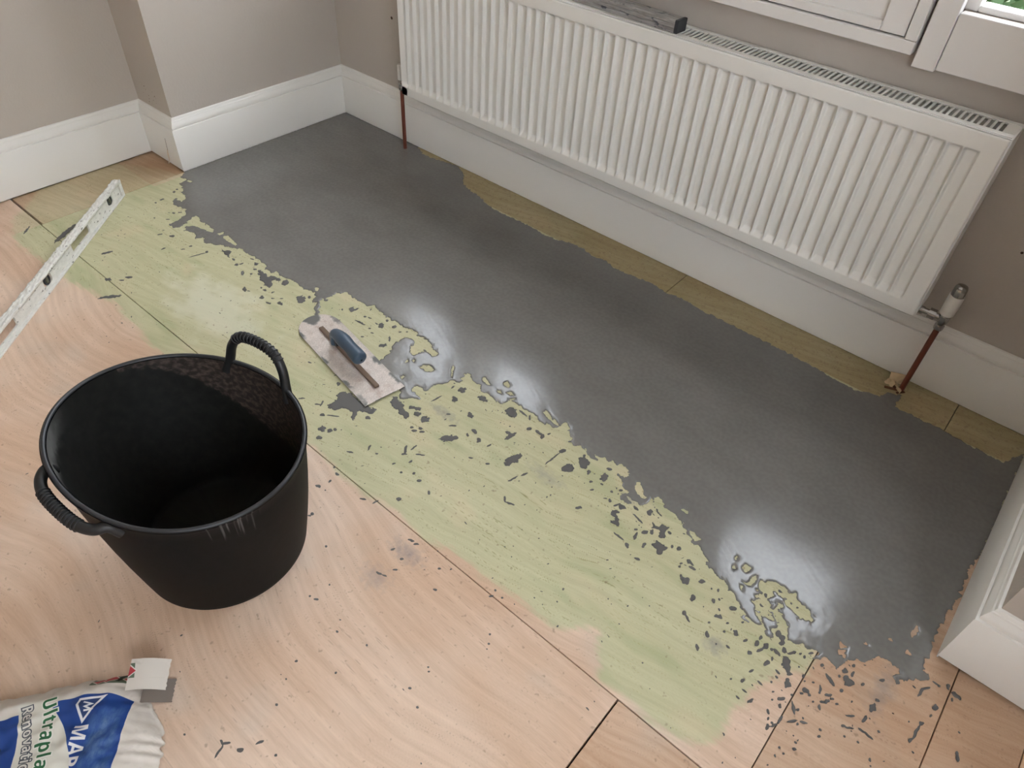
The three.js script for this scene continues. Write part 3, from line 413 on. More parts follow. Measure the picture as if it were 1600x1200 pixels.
// ---------- radiator ----------
const RX0 = 0.543, RX1 = 2.5, RY0 = 0.27, RY1 = 0.762, RZ = 0.11, RZB = -0.012;
{
  const rad = tag(group('radiator', scene, [1.52, RY0, 0.06]), 'long white ribbed panel radiator with top grille on the back wall', 'radiator');
  const O = [1.52, RY0, 0.06], T = (g) => g.translate(-O[0], -O[1], -O[2]);
  // pressed front panel: flat border, vertical flutes with sloped ends
  const pitch = 0.0373, xa = 2.4388 - 51 * pitch, fx0 = xa - pitch / 2, nf = 52, sub = 14, ys = [RY0, RY0 + 0.004, 0.302, 0.306, 0.312, 0.318, 0.323, 0.34, 0.5, 0.69, 0.706, 0.712, 0.716, 0.72, 0.7245, RY1 - 0.004, RY1];
  const xs = [RX0, RX0 + 0.004]; for (let i = 0; i <= nf * sub; i++) xs.push(fx0 + i * pitch / sub); xs.push(RX1 - 0.004, RX1);
  const P = [], I = [], cols = xs.length;
  ys.forEach((y) => xs.forEach((x) => {
    const c = (x - fx0) / pitch, inside = c > 0 && c < nf, u = Math.abs((c - Math.floor(c)) - 0.5) * 2;      // 0 in the valley, 1 on the ridge
    const d = inside ? sstep(0.97, 0.66, u) : 0, e = sstep(0.303, 0.322, y) * sstep(0.7235, 0.7135, y);
    let z = RZ - 0.0155 * d * e; if (y === RY0 || y === RY1 || x === RX0 || x === RX1) z -= 0.004;
    P.push(x, y, z);
  }));
  for (let j = 0; j < ys.length - 1; j++) for (let i = 0; i < cols - 1; i++) { const a = j * cols + i; I.push(a, a + 1, a + cols + 1, a, a + cols + 1, a + cols); }
  const g = new THREE.BufferGeometry(); g.setAttribute('position', new THREE.Float32BufferAttribute(P, 3)); g.setIndex(I); g.computeVertexNormals();
  add('front_panel', T(g), radiatorWhite, rad);
  add('front_seam', T(boxG(RX0 + 0.001, RX1 - 0.001, RY0 + 0.001, RY1 - 0.001, RZ - 0.02, RZ - 0.0165)), radiatorWhite, rad);
  add('rear_panel', T(rboxG(RX0 + 0.004, RX1 - 0.004, RY0, RY1 - 0.006, RZB, RZB + 0.014, 0.003)), radiatorWhite, rad);
  for (const s of [0, 1]) { const x0 = s ? RX1 - 0.001 : RX0 - 0.004, x1 = s ? RX1 + 0.004 : RX0 + 0.001; add('side_cover', T(rboxG(x0, x1, RY0 + 0.002, RY1 + 0.002, RZB + 0.004, RZ - 0.008, 0.0015)), radiatorWhite, rad); }
  // convector fins between the panels
  const fin = []; for (let i = 0; i < 52; i++) { const x = xa + i * pitch; fin.push(boxG(x - 0.0005, x + 0.0005, RY0 + 0.03, RY1 - 0.06, RZB + 0.0145, RZ - 0.0205)); }
  add('convector_fins', T(mergeGeometries(fin)), radiatorWhite, rad);
  const gr = group('top_grille', rad); const gy = RY1 + 0.0005;
  add('grille_frame', T(plain([rboxG(RX0, RX1, gy - 0.004, gy, 0.068, 0.088, 0.001), rboxG(RX0, RX1, gy - 0.004, gy + 0.001, RZB, 0.005, 0.001), boxG(RX0, RX0 + 0.02, gy - 0.004, gy, 0.005, 0.068), boxG(RX1 - 0.022, RX1, gy - 0.004, gy, 0.005, 0.068)])), radiatorWhite, gr);
  const slat = rboxG(-0.0031, 0.0031, -0.002, 0.002, -0.0317, 0.0317, 0.0008, 1);
  for (let x = RX0 + 0.028; x < RX1 - 0.024; x += 0.0139) { const m = add('grille_slat', slat, radiatorWhite, gr); m.position.set(x - O[0], gy - 0.0025 - O[1], 0.0365 - O[2]); }
  for (const x of [0.8, 1.52, 2.25]) add('wall_bracket', T(boxG(x - 0.02, x + 0.02, RY0 + 0.05, RY1 - 0.1, -0.0242, RZB + 0.001)), radiatorWhite, rad);
}

// ---------- pipes and valves ----------
const lathe = (pts, n = 28) => new THREE.LatheGeometry(pts.map(([r, y]) => new THREE.Vector2(r, y)), n);
const cylX = (r, x0, x1, n = 20) => new THREE.CylinderGeometry(r, r, x1 - x0, n).rotateZ(Math.PI / 2).translate((x0 + x1) / 2, 0, 0);
{
  const PX = 2.566, PZ = 0.057;
  const p = tag(add('copper_pipe', lathe([[0.0001, -0.015], [0.0078, -0.015], [0.0078, 0.243], [0.0001, 0.243]], 24), copper), 'reddish copper pipe rising from the floor at the right end of the radiator', 'pipe'); p.position.set(PX, 0, PZ);
  const v = tag(group('radiator_valve', scene, [PX, 0.235, PZ]), 'chrome radiator valve with white collar and domed chrome top', 'valve');
  add('body', lathe([[0.0001, 0], [0.0115, 0], [0.0125, 0.003], [0.0125, 0.014], [0.0108, 0.016], [0.0108, 0.022], [0.0135, 0.025], [0.0142, 0.045], [0.012, 0.05], [0.0001, 0.05]], 12), chrome, v);
  add('union', plain([cylX(0.0085, -0.062, 0).translate(0, 0.035, 0), new THREE.CylinderGeometry(0.0145, 0.0145, 0.018, 6).rotateZ(Math.PI / 2).translate(-0.03, 0.035, 0), cylX(0.0105, -0.067, -0.052).translate(0, 0.035, 0)]), chrome, v);
  add('collar', lathe([[0.0001, 0.05], [0.0155, 0.05], [0.0182, 0.053], [0.019, 0.09], [0.019, 0.112], [0.0175, 0.114], [0.0165, 0.108], [0.0001, 0.108]]), mat('#dedad4', 0.45), v);
  add('domed_cap', lathe([[0.0162, 0.107], [0.0165, 0.128], [0.0158, 0.136], [0.0135, 0.1415], [0.008, 0.1445], [0.0001, 0.1455]]), chrome, v);
}
{
  const PX = 0.445, PZ = 0.047;
  const p = tag(add('copper_pipe', lathe([[0.0001, -0.015], [0.0078, -0.015], [0.0078, 0.262], [0.0001, 0.262]], 24), copper), 'reddish copper pipe standing in the grey compound at the left end of the radiator', 'pipe'); p.position.set(PX, 0, PZ); p.name = 'copper_pipe_001';
  const v = tag(group('lockshield_valve', scene, [PX, 0.25, PZ]), 'small lockshield valve with white plastic cap at the left of the radiator', 'valve');
  add('body', lathe([[0.0001, 0], [0.0115, 0], [0.0122, 0.012], [0.01, 0.016], [0.0125, 0.02], [0.0125, 0.04], [0.0001, 0.04]], 12), chrome, v);
  add('union', plain([cylX(0.0085, 0, 0.095).translate(0, 0.03, 0), new THREE.CylinderGeometry(0.0135, 0.0135, 0.016, 6).rotateZ(Math.PI / 2).translate(0.03, 0.03, 0)]), chrome, v);
  add('white_cap', lathe([[0.0001, 0.04], [0.0125, 0.04], [0.0135, 0.043], [0.0135, 0.095], [0.011, 0.1], [0.0001, 0.1]]), mat('#e2dfda', 0.45), v);
}
// debris stuffed round the right pipe hole
{
  const d = tag(group('paper_scrap', scene, [2.545, 0.0, 0.045]), 'crumpled cream scrap of packing at the foot of the right copper pipe', 'scrap');
  const m = mat('#d6bd98', 0.9, { side: THREE.DoubleSide });
  [[0, 0.018, -0.012, 0.03, 0.4, 0.3], [-0.012, 0.012, 0.008, 0.026, 1.4, -0.5], [0.01, 0.008, 0.016, 0.024, 2.4, 0.6]].forEach(([x, y, z, s, a, b], n) => {
    const g = new THREE.PlaneGeometry(s * 1.6, s, 6, 5), p = g.attributes.position;
    for (let i = 0; i < p.count; i++) p.setZ(i, 0.008 * N3(p.getX(i) * 70 + n * 5, p.getY(i) * 70, n)); g.computeVertexNormals(); g.rotateX(-1 + b).rotateY(a).translate(x, y, z);
    add('crumpled_piece', g, m, d);
  });
  add('split_fibres', plain([boxG(-0.03, 0.02, 0, 0.004, 0.02, 0.026).rotateY(0.35), boxG(-0.02, 0.016, 0, 0.006, 0.008, 0.012).rotateY(-0.6), boxG(-0.016, 0.01, 0, 0.003, 0.03, 0.036).rotateY(0.9)]), mat('#5a3a22', 0.9), d);
}

// ---------- ribbed bar lying on the radiator ----------
{
  const len = 0.62, b = tag(group('ribbed_bar', scene, [1.62, RY1 + 0.0015, 0.063]), 'dusty grey ribbed bar with a dark end cap lying on the radiator grille', 'bar');
  b.rotation.y = -0.045;
  const shp = new THREE.Shape(); const pr = [[0, 0], [0.022, 0], [0.022, 0.008], [0.0195, 0.0105], [0.022, 0.013], [0.022, 0.019], [0.0195, 0.0215], [0.022, 0.024], [0.022, 0.031], [0.02, 0.033], [-0.02, 0.033], [-0.022, 0.031], [-0.022, 0]];
  pr.forEach(([x, y], i) => (i ? shp.lineTo(x, y) : shp.moveTo(x, y)));
  const dust = dataTexture(512, 64, (i, j) => { const n = fbm(i / 120, j / 5), k = sstep(0.3, 0.55, fbm(i / 90 + 20, j / 20)); return [mix(150, 78, k) + 30 * n, mix(147, 80, k) + 30 * n, mix(144, 86, k) + 30 * n]; });
  const g = new THREE.ExtrudeGeometry(shp, { depth: len, bevelEnabled: false }).rotateY(-Math.PI / 2);
  planarUV(g, (x) => x / 0.4, (x, y, z) => (y + z) / 0.08);
  add('body', g, new THREE.MeshStandardMaterial({ map: dust, roughness: 0.8 }), b);
  add('end_cap', rboxG(0, 0.012, -0.0005, 0.0345, -0.0235, 0.0235, 0.003), mat('#33363a', 0.6), b);
}

// ---------- black rubber tub ----------
{
  const O = [1.5635, 0, 1.659], tub = tag(group('rubber_tub', scene, O), 'black flexible rubber builder\u2019s tub with two loop handles, grey residue inside', 'tub');
  const rim = (t) => { const c2 = Math.cos(2 * t), s2 = Math.sin(2 * t); const r = 0.2372 + 0.0146 * c2 - 0.0013 * s2, h = 0.3447 - 0.0028 * c2 - 0.0064 * s2 - 0.0106 * Math.cos(t) + 0.0245 * Math.sin(t); return [1.5465 + r * Math.cos(t), h, 1.6562 + r * Math.sin(t)]; };
  const base = (t) => [1.5805 + 0.176 * Math.cos(t), 0, 1.662 + 0.176 * Math.sin(t)];
  const at = (t, k, off) => { const A = base(t), B = rim(t), bulge = 0.006 * Math.sin(Math.PI * k); return [mix(A[0], B[0], k) + (off + bulge) * Math.cos(t) - O[0], B[1] * k, mix(A[2], B[2], k) + (off + bulge) * Math.sin(t) - O[2]]; };
  const NT = 160;
  function surf(rings, uvk) {   // rings: function list of t -> point
    const P = [], U = [], I = []; rings.forEach((f, j) => { for (let i = 0; i <= NT; i++) { const t = i / NT * Math.PI * 2; P.push(...f(t)); U.push(i / NT, uvk ? uvk[j] : j / (rings.length - 1)); } });
    for (let j = 0; j < rings.length - 1; j++) for (let i = 0; i < NT; i++) { const a = j * (NT + 1) + i, b = a + NT + 1; I.push(a, b, a + 1, a + 1, b, b + 1); }
    const g = new THREE.BufferGeometry(); g.setAttribute('position', new THREE.Float32BufferAttribute(P, 3)); g.setAttribute('uv', new THREE.Float32BufferAttribute(U, 2)); g.setIndex(I); g.computeVertexNormals(); return g;
  }
  const deg = (i, w) => { let d = i / w * 360; return d > 180 ? d - 360 : d; };
  const outerMap = dataTexture(1024, 256, (i, j) => {
    const d = deg(i, 1024), k = j / 256, n = fbm(i / 30, j / 30); let v = 13 + 4 * n;
    const dr = sstep(0.25, 0.6, N2(i / 5.5, 3)) * sstep(0, 1, (k - (0.86 - 0.12 * Math.abs(N2(i / 7, 9)))) * 12) * (d > 2 && d < 24 ? 1 : 0); v = mix(v, 112, 0.7 * dr);
    const sc = sstep(0.66, 0.9, fbm(i / 12 + 50, j / 12)); v = mix(v, 60, 0.5 * sc);
    return [v, v, v];
  });
  const innerMap = dataTexture(1024, 256, (i, j) => {
    const d = deg(i, 1024), k = j / 256, n = fbm(i / 26, j / 26), f = fbm(i / 16, j / 12, N2b);
    let r = 22 + 7 * n, g = 22 + 7 * n, b = 20 + 6 * n;
    // dried slurry splashed up the far side: its lower tide line falls from the left rim towards the right handle
    const line = d < -40 && d > -190 ? mix(0.96, 0.5, sstep(-178, -92, d)) : d >= -40 && d < 20 ? mix(0.5, 1.05, sstep(-40, 10, d)) : 1.2;
    const m = sstep(-0.02, 0.03, k - line + 0.02 * f) * (0.55 + 0.45 * sstep(-0.3, 0.4, f));
    r = mix(r, 66 + 18 * f, m); g = mix(g, 56 + 16 * f, m); b = mix(b, 51 + 15 * f, m);
    const lip = sstep(86, 100, d + 6 * n) * sstep(152, 122, d + 6 * n) * sstep(0.84, 0.95, k + 0.03 * n); r = mix(r, 112, lip * 0.8); g = mix(g, 112, lip * 0.8); b = mix(b, 110, lip * 0.8);   // chalky film under the left lip
    return [clamp(r, 0, 255), clamp(g, 0, 255), clamp(b, 0, 255)];
  });
  const rub = (map) => new THREE.MeshPhysicalMaterial({ map, roughness: 0.62, specularIntensity: 0.35 });
  const ks = [0.02, 0.06, 0.15, 0.3, 0.45, 0.6, 0.75, 0.88, 0.955, 0.97, 0.975];
  const sink = (t) => { const p = at(t, 0, -0.012); return p; };
  add('outer_wall', surf([(t) => { const p = at(t, 0, -0.17); p[1] = 0.001; return p; }, (t) => { const p = at(t, 0, -0.014); p[1] = 0.001; return p; }, (t) => { const p = at(t, 0, -0.004); p[1] = 0.004; return p; }, ...ks.map((k) => (t) => at(t, k, k > 0.96 ? 0.005 : 0)), (t) => at(t, 0.99, 0.0055)], [0, 0, 0, ...ks, 0.99]), rub(outerMap), tub);
  const ki = [0.985, 0.97, 0.955, 0.88, 0.75, 0.6, 0.45, 0.3, 0.15, 0.06, 0.035];
  add('inner_wall', surf([...ki.map((k) => (t) => at(t, k, -0.006)), (t) => { const p = at(t, 0.025, -0.012); return p; }, (t) => { const p = at(t, 0.022, -0.06); p[1] = 0.009; return p; }, (t) => { const p = at(t, 0.022, -0.172); p[1] = 0.009; return p; }], [...ki, 0.025, 0.02, 0.0]), rub(innerMap), tub);
  const bead = []; for (let q = 0; q <= 8; q++) { const a = q / 8 * Math.PI; bead.push((t) => { const p = at(t, 0.99, -0.0003 + 0.0046 * Math.cos(a)); p[1] += 0.0046 * Math.sin(a) - 0.001; return p; }); }
  add('rim', surf(bead), mat('#25272a', 0.42), tub);
  const handleMat = mat('#161718', 0.5);
  function handle(d0, d1, up, out, grips) {
    const h = group('handle', tub), p0 = at(d0 * Math.PI / 180, 0.955, 0.001), p1 = at(d1 * Math.PI / 180, 0.955, 0.001), m = (d0 + d1) / 2 * Math.PI / 180, ox = Math.cos(m), oz = Math.sin(m);
    const L = (k, u, o) => new THREE.Vector3(mix(p0[0], p1[0], k) + ox * o * out, mix(p0[1], p1[1], k) + u * up, mix(p0[2], p1[2], k) + oz * o * out);
    const root = (d) => { const q = at(d * Math.PI / 180, 0.9, -0.001); return new THREE.Vector3(...q); };   // the loop grows out of the wall below the rim
    const c = new THREE.CatmullRomCurve3([root(d0 - 3), L(0.0, 0.15, 0.15), L(0.06, 0.62, 0.6), L(0.2, 0.95, 0.95), L(0.5, 1.05, 1.08), L(0.8, 0.95, 0.95), L(0.94, 0.62, 0.6), L(1.0, 0.15, 0.15), root(d1 + 3)], false, 'centripetal');
    add('loop', new THREE.TubeGeometry(c, 72, 0.0105, 14), handleMat, h);
    const ribs = []; for (let i = 0; i < 15; i++) { const t = 0.3 + 0.4 * i / 14, q = c.getPointAt(t), tg = c.getTangentAt(t), g = new THREE.TorusGeometry(0.0106, 0.0019, 6, 18); g.lookAt(tg); g.translate(q.x, q.y, q.z); ribs.push(g); }
    add('grip_ribs', mergeGeometries(ribs), handleMat, h);
  }
  handle(-124, -82, 0.085, 0.02);
  handle(61, 108, -0.001, 0.036);
}

// ---------- steel finishing trowel ----------
{
  const t = tag(group('finishing_trowel', scene, [1.288, 0.0048, 1.0735]), 'plaster-caked steel finishing trowel with rounded nose and dark blue handle', 'trowel');
  t.rotation.y = -Math.atan2(0.17, 0.985);     // local x runs from the rounded nose to the square end
  const L = 0.43, W = 0.128, s = new THREE.Shape();
  s.moveTo(L / 2, -W / 2); s.lineTo(L / 2, W / 2); s.lineTo(-L / 2 + 0.075, W / 2); s.bezierCurveTo(-L / 2 + 0.025, W / 2, -L / 2, W / 4, -L / 2, 0); s.bezierCurveTo(-L / 2, -W / 4, -L / 2 + 0.025, -W / 2, -L / 2 + 0.075, -W / 2); s.closePath();
  const caked = dataTexture(512, 192, (i, j) => {
    const x = (i / 512 - 0.5) * L, y = (j / 192 - 0.5) * W, n = fbm(x * 26, y * 26), f = N2b(x * 160, y * 160), e = W / 2 - Math.abs(y), nose = x + L / 2 - 0.03 + 0.9 * y * y / W * 6;
    const bare = clamp(sstep(0.016, 0.004, e + 0.012 * n) * (sstep(-0.1, 0.4, N2(x * 10, y > 0 ? 5 : 40)) * 0.9 + 0.1) + sstep(0.02, 0.002, nose + 0.01 * n)), rust = 0.5 * sstep(0.05, 0.7, fbm(x * 14 + 8, y * 22)) * sstep(0.03, 0.0, Math.abs(y) - 0.02);
    let r = 203 + 12 * f + 10 * n, g = 192 + 12 * f + 10 * n, b = 184 + 12 * f + 10 * n; r = mix(r, 165, rust); g = mix(g, 140, rust); b = mix(b, 126, rust);
    return [mix(r, 104, bare), mix(g, 103, bare), mix(b, 100, bare)];
  });
  const g = new THREE.ExtrudeGeometry(s, { depth: 0.0012, bevelEnabled: true, bevelSize: 0.0006, bevelThickness: 0.0006, bevelSegments: 1, curveSegments: 20 }).rotateX(Math.PI / 2).translate(0, 0.0015, 0);
  planarUV(g, (x) => x / L + 0.5, (x, y, z) => z / W + 0.5);
  add('blade', g, new THREE.MeshStandardMaterial({ map: caked, roughness: 0.5, metalness: 0.1 }), t);
  add('mounting_bar', rboxG(-0.145, 0.175, 0.0015, 0.0105, -0.0075, 0.0075, 0.003), mat('#6c5747', 0.6), t);
  const hd = group('handle', t);
  const c = new THREE.CatmullRomCurve3([[-0.056, 0.006, 0], [-0.058, 0.026, 0], [-0.05, 0.046, 0], [-0.02, 0.055, 0], [0.035, 0.056, 0], [0.1, 0.05, 0]].map((p) => new THREE.Vector3(...p)));
  const gp = new THREE.TubeGeometry(c, 48, 0.0185, 18), pp = gp.attributes.position, ring = 19;
  for (let j = 0; j <= 48; j++) { const k = j / 48, q = c.getPointAt(k), sc = mix(0.72, 1.12, sstep(0.1, 0.55, k)) * (1 - 0.12 * Math.sin(Math.PI * sstep(0.45, 0.9, k))) * (k > 0.94 ? Math.sqrt(Math.max(0.0, 1 - ((k - 0.94) / 0.06) ** 2 * 0.98)) : 1); for (let i = 0; i < ring; i++) { const n = j * ring + i; pp.setXYZ(n, q.x + (pp.getX(n) - q.x) * sc, q.y + (pp.getY(n) - q.y) * sc, q.z + (pp.getZ(n) - q.z) * sc * 1.05); } }
  gp.computeVertexNormals();
  add('grip', gp, mat('#3f5163', 0.4), hd);
  add('post', rboxG(-0.062, -0.034, 0.009, 0.03, -0.008, 0.008, 0.003), mat('#23282c', 0.5), hd);
}

// ---------- plaster-spattered spirit level ----------
{
  const A = [-0.002, 1.065], B = [0.65, 1.815], len = 1.05, ang = Math.atan2(B[1] - A[1], B[0] - A[0]);
  const lv = tag(group('spirit_level', scene, [A[0], 0, A[1]]), 'long spirit level caked in white plaster standing on its edge by the left wall', 'spirit level');
  lv.rotation.y = -ang;        // local x runs along the level towards the camera, local z to the wall side
  const hgt = 0.062, s = new THREE.Shape(); s.moveTo(0, 0.004); s.lineTo(len, 0.004); s.lineTo(len, hgt - 0.004); s.lineTo(0, hgt - 0.004); s.closePath();
  const slot = (x0, x1, y0, y1, r) => { const h = new THREE.Path(); h.moveTo(x0 + r, y0); h.lineTo(x1 - r, y0); h.absarc(x1 - r, y0 + r, r, -Math.PI / 2, 0); h.lineTo(x1, y1 - r); h.absarc(x1 - r, y1 - r, r, 0, Math.PI / 2); h.lineTo(x0 + r, y1); h.absarc(x0 + r, y1 - r, r, Math.PI / 2, Math.PI); h.lineTo(x0, y0 + r); h.absarc(x0 + r, y0 + r, r, Math.PI, Math.PI * 1.5); s.holes.push(h); };
  slot(0.075, 0.115, 0.016, 0.047, 0.008); slot(0.275, 0.405, 0.015, 0.047, 0.008); slot(0.555, 0.605, 0.016, 0.047, 0.01); slot(0.78, 0.9, 0.015, 0.047, 0.008);
  const crust = dataTexture(1024, 128, (i, j) => { const n = fbm(i / 40, j / 24), f = N2b(i / 4, j / 4), k = 0.8 * sstep(0.52, 0.66, fbm(i / 46 + 30, j / 26 + 4)); return [mix(214, 112, k) + 10 * n + 8 * f, mix(212, 108, k) + 10 * n + 8 * f, mix(204, 100, k) + 10 * n + 8 * f]; });
  const crustMat = new THREE.MeshStandardMaterial({ map: crust, roughness: 0.8, bumpMap: crust, bumpScale: 0.0015 });
  const U = (g) => planarUV(g, (x) => x / 0.9, (x, y, z) => (y + z) / 0.11);
  add('web', U(new THREE.ExtrudeGeometry(s, { depth: 0.006, bevelEnabled: false, curveSegments: 6 }).translate(0, 0, -0.003)), crustMat, lv);
  add('bottom_rail', U(rboxG(0, len, 0, 0.006, -0.0125, 0.0125, 0.0015)), crustMat, lv);
  // the upper rail carries lumps of dried plaster
  const tr = new THREE.BoxGeometry(len, 0.008, 0.025, 260, 3, 8).translate(len / 2, hgt - 0.004, 0), p = tr.attributes.position;
  for (let i = 0; i < p.count; i++) { const x = p.getX(i), y = p.getY(i), z = p.getZ(i); if (y > hgt - 0.003) p.setY(i, y + 0.005 * Math.max(0, fbm(x * 22, z * 90) + 0.15)); if (Math.abs(z) > 0.0115) p.setZ(i, z + Math.sign(z) * 0.0035 * Math.max(0, fbm(x * 26 + 3, y * 80 + Math.sign(z) * 5))); }
  const tw = mergeVertices(tr.deleteAttribute('normal') && tr.deleteAttribute('uv') && tr, 1e-6); tw.computeVertexNormals(); add('top_rail', U(tw), crustMat, lv);
  add('end_block', U(rboxG(-0.004, 0.014, 0.001, hgt - 0.001, -0.011, 0.011, 0.003)), crustMat, lv);
  for (const x of [0.095, 0.58]) { const vl = group('vial', lv, [x, 0.0315, 0]); add('vial_holder', new THREE.TorusGeometry(0.014, 0.0035, 8, 20), mat('#27292a', 0.5), vl); add('vial_tube', new THREE.CapsuleGeometry(0.0055, 0.014, 4, 10), mat('#5c5e50', 0.15), vl); }
}

// ---------- paper sack ----------
{
  const O = [1.777, 1.985], sx = 0.742, sz = 0.67, W2 = (a, b) => [a * sx - b * sz, a * sz + b * sx];   // a: reading direction of the print, b: across
  const bag = tag(group('paper_sack', scene, [O[0], 0, O[1]]), 'crumpled white and blue printed paper sack lying on the plywood', 'sack');
  const a0 = -0.1, b0 = -0.15, SZC = 0.6, cv = document.createElement('canvas'); cv.width = cv.height = 1536; const c = cv.getContext('2d'), k = 1536 / SZC, X = (a) => (a - a0) * k, Y = (b) => (b - b0) * k;
  c.fillStyle = '#cfc7bd'; c.fillRect(0, 0, 1536, 1536);
  const R = rng(3);
  for (let i = 0; i < 500; i++) { c.fillStyle = 'rgba(120,112,102,' + (0.03 + 0.07 * R()) + ')'; c.beginPath(); c.ellipse(R() * 1536, R() * 1536, 6 + 30 * R(), 3 + 9 * R(), R() * 3, 0, 7); c.fill(); }
  const path = (pts) => { c.beginPath(); pts.forEach(([a, b], i) => (i ? c.lineTo(X(a), Y(b)) : c.moveTo(X(a), Y(b)))); c.closePath(); };
  c.fillStyle = '#0f3a80'; c.beginPath(); c.moveTo(X(0), Y(0)); c.bezierCurveTo(X(-0.012), Y(0.03), X(-0.016), Y(0.06), X(-0.01), Y(0.098)); c.bezierCurveTo(X(-0.004), Y(0.13), X(0.012), Y(0.17), X(0.021), Y(0.22)); c.lineTo(X(0.03), Y(0.36)); c.lineTo(X(0.48), Y(0.36)); c.lineTo(X(0.48), Y(0.005)); c.closePath(); c.fill();
  // red and green print along the rear face at the torn end
  path([[-0.062, 0.004], [-0.062, 0.09], [-0.034, 0.085], [-0.034, 0.0]]); c.fillStyle = '#5d6b57'; c.fill();
  for (const [a, b, q] of [[-0.047, 0.014, 0.013], [-0.05, 0.055, 0.014], [-0.046, 0.072, 0.01]]) { path([[a - q, b], [a, b - q * 1.2], [a + q, b], [a, b + q * 1.4]]); c.fillStyle = '#b23a40'; c.fill(); c.lineWidth = 5; c.strokeStyle = '#d9d0c8'; c.stroke(); }
  path([[-0.062, 0.03], [-0.038, 0.034], [-0.04, 0.042], [-0.062, 0.04]]); c.fillStyle = '#22301f'; c.fill();
  // emblem: leaning kite outline with a small figure
  path([[-0.006, 0.046], [0.006, 0.058], [0.036, 0.074], [0.006, 0.09], [-0.004, 0.088]]); c.fillStyle = '#16305e'; c.fill(); c.lineWidth = 11; c.strokeStyle = '#d8d5d6'; c.stroke();
  c.lineWidth = 8; c.beginPath(); c.moveTo(X(0.002), Y(0.08)); c.lineTo(X(0.006), Y(0.066)); c.lineTo(X(0.011), Y(0.075)); c.lineTo(X(0.016), Y(0.064)); c.lineTo(X(0.018), Y(0.076)); c.stroke();
  c.textBaseline = 'alphabetic'; c.fillStyle = '#dcd8d6'; c.font = 'bold ' + Math.round(0.034 * k) + 'px sans-serif'; c.textAlign = 'left'; c.save(); c.translate(X(0.041), Y(0.083)); c.rotate(0.03); c.fillText('MAPEI', 0, 0); c.restore();
  // curved white band with two lines of lettering
  c.save(); c.translate(X(-0.012), Y(0.15)); c.rotate(-0.2);
  c.fillStyle = '#cfcbbf'; c.beginPath(); c.moveTo(-0.008 * k, 0.012 * k); c.quadraticCurveTo(0.06 * k, -0.06 * k, 0.2 * k, -0.05 * k); c.lineTo(0.26 * k, 0.0); c.lineTo(0.2 * k, 0.055 * k); c.quadraticCurveTo(0.08 * k, 0.03 * k, 0.0, 0.045 * k); c.closePath(); c.fill();
  c.font = 'bold ' + Math.round(0.032 * k) + 'px sans-serif';
  let ang = 0.1, px = 0.002 * k, py = 0.004 * k; for (const ch of 'Ultraplan') { c.save(); c.translate(px, py); c.rotate(ang - 0.2); c.lineWidth = 10; c.strokeStyle = '#dcd9cf'; c.strokeText(ch, 0, 0); c.fillStyle = '#1e5a35'; c.fillText(ch, 0, 0); c.restore(); const wd = c.measureText(ch).width; px += wd * Math.cos(ang - 0.2); py += wd * Math.sin(ang - 0.2); ang += 0.035; }
  c.font = 'bold ' + Math.round(0.023 * k) + 'px sans-serif'; ang = 0.02; px = 0.006 * k; py = 0.038 * k; for (const ch of 'Renovation') { c.save(); c.translate(px, py); c.rotate(ang - 0.2); c.lineWidth = 9; c.strokeStyle = '#3a3f48'; c.strokeText(ch, 0, 0); c.fillStyle = '#cdc9c0'; c.fillText(ch, 0, 0); c.restore(); const wd = c.measureText(ch).width + 2; px += wd * Math.cos(ang - 0.2); py += wd * Math.sin(ang - 0.2); ang += 0.03; }
  c.restore();
  for (let i = 0; i < 260; i++) { const a = 0.02 + 0.15 * R(), b = 0.01 + 0.05 * R(); c.fillStyle = 'rgba(190,188,186,' + (0.02 + 0.05 * R()) + ')'; c.beginPath(); c.ellipse(X(a), Y(b), 10 + 34 * R(), 5 + 12 * R(), R() * 0.6, 0, 7); c.fill(); }   // rubbed dusty streaks
  for (let i = 0; i < 60; i++) { c.fillStyle = 'rgba(20,22,28,' + (0.2 + 0.4 * R()) + ')'; c.beginPath(); c.ellipse(X(0.07 + 0.08 * R()), Y(0.2 + 0.06 * R()), 4 + 14 * R(), 3 + 8 * R(), R() * 3, 0, 7); c.fill(); }
  const tex = new THREE.CanvasTexture(cv); tex.colorSpace = THREE.SRGBColorSpace;
  const paper = new THREE.MeshStandardMaterial({ map: tex, roughness: 0.66, side: THREE.DoubleSide });
  const uvBag = (g) => { const p = g.attributes.position, uv = new Float32Array(p.count * 2); for (let i = 0; i < p.count; i++) { const x = p.getX(i), z = p.getZ(i), a = x * sx + z * sz, b = -x * sz + z * sx; uv[2 * i] = (a - a0) / SZC; uv[2 * i + 1] = 1 - (b - b0) / SZC; } g.setAttribute('uv', new THREE.BufferAttribute(uv, 2)); return g; };
  const NA = 150, NB = 120, P = [], I = [];
  const aMin = (b) => -0.06 + 0.022 * sstep(0.05, 0.25, b) - 0.004 * N2(b * 30, 2), bMin = (a) => -0.014 - 0.05 * sstep(-0.02, 0.075, a) + 0.006 * N2(a * 45, 7);
  for (let i = 0; i <= NA; i++) for (let j = 0; j <= NB; j++) {
    const u = i / NA, v = j / NB; let b = mix(bMin(mix(-0.05, 0.45, u)), 0.33, v), a = mix(aMin(b), 0.45, u);
    const e = Math.min(a - aMin(b), 0.45 - a) , e2 = Math.min(b - bMin(a), 0.33 - b), q = sstep(0, 0.045, e) * sstep(0, 0.075, e2);
    const h = 0.003 + 0.042 * Math.sqrt(q) + (0.004 * N2(a * 16, b * 16) + 0.0022 * N2b(a * 40, b * 26)) * q + 0.004 * Math.abs(N2(a * 13 + 4, b * 55)) * sstep(0.06, 0.01, e2);
    const [x, z] = W2(a, b); P.push(x, Math.max(0.002, h), z);
  }
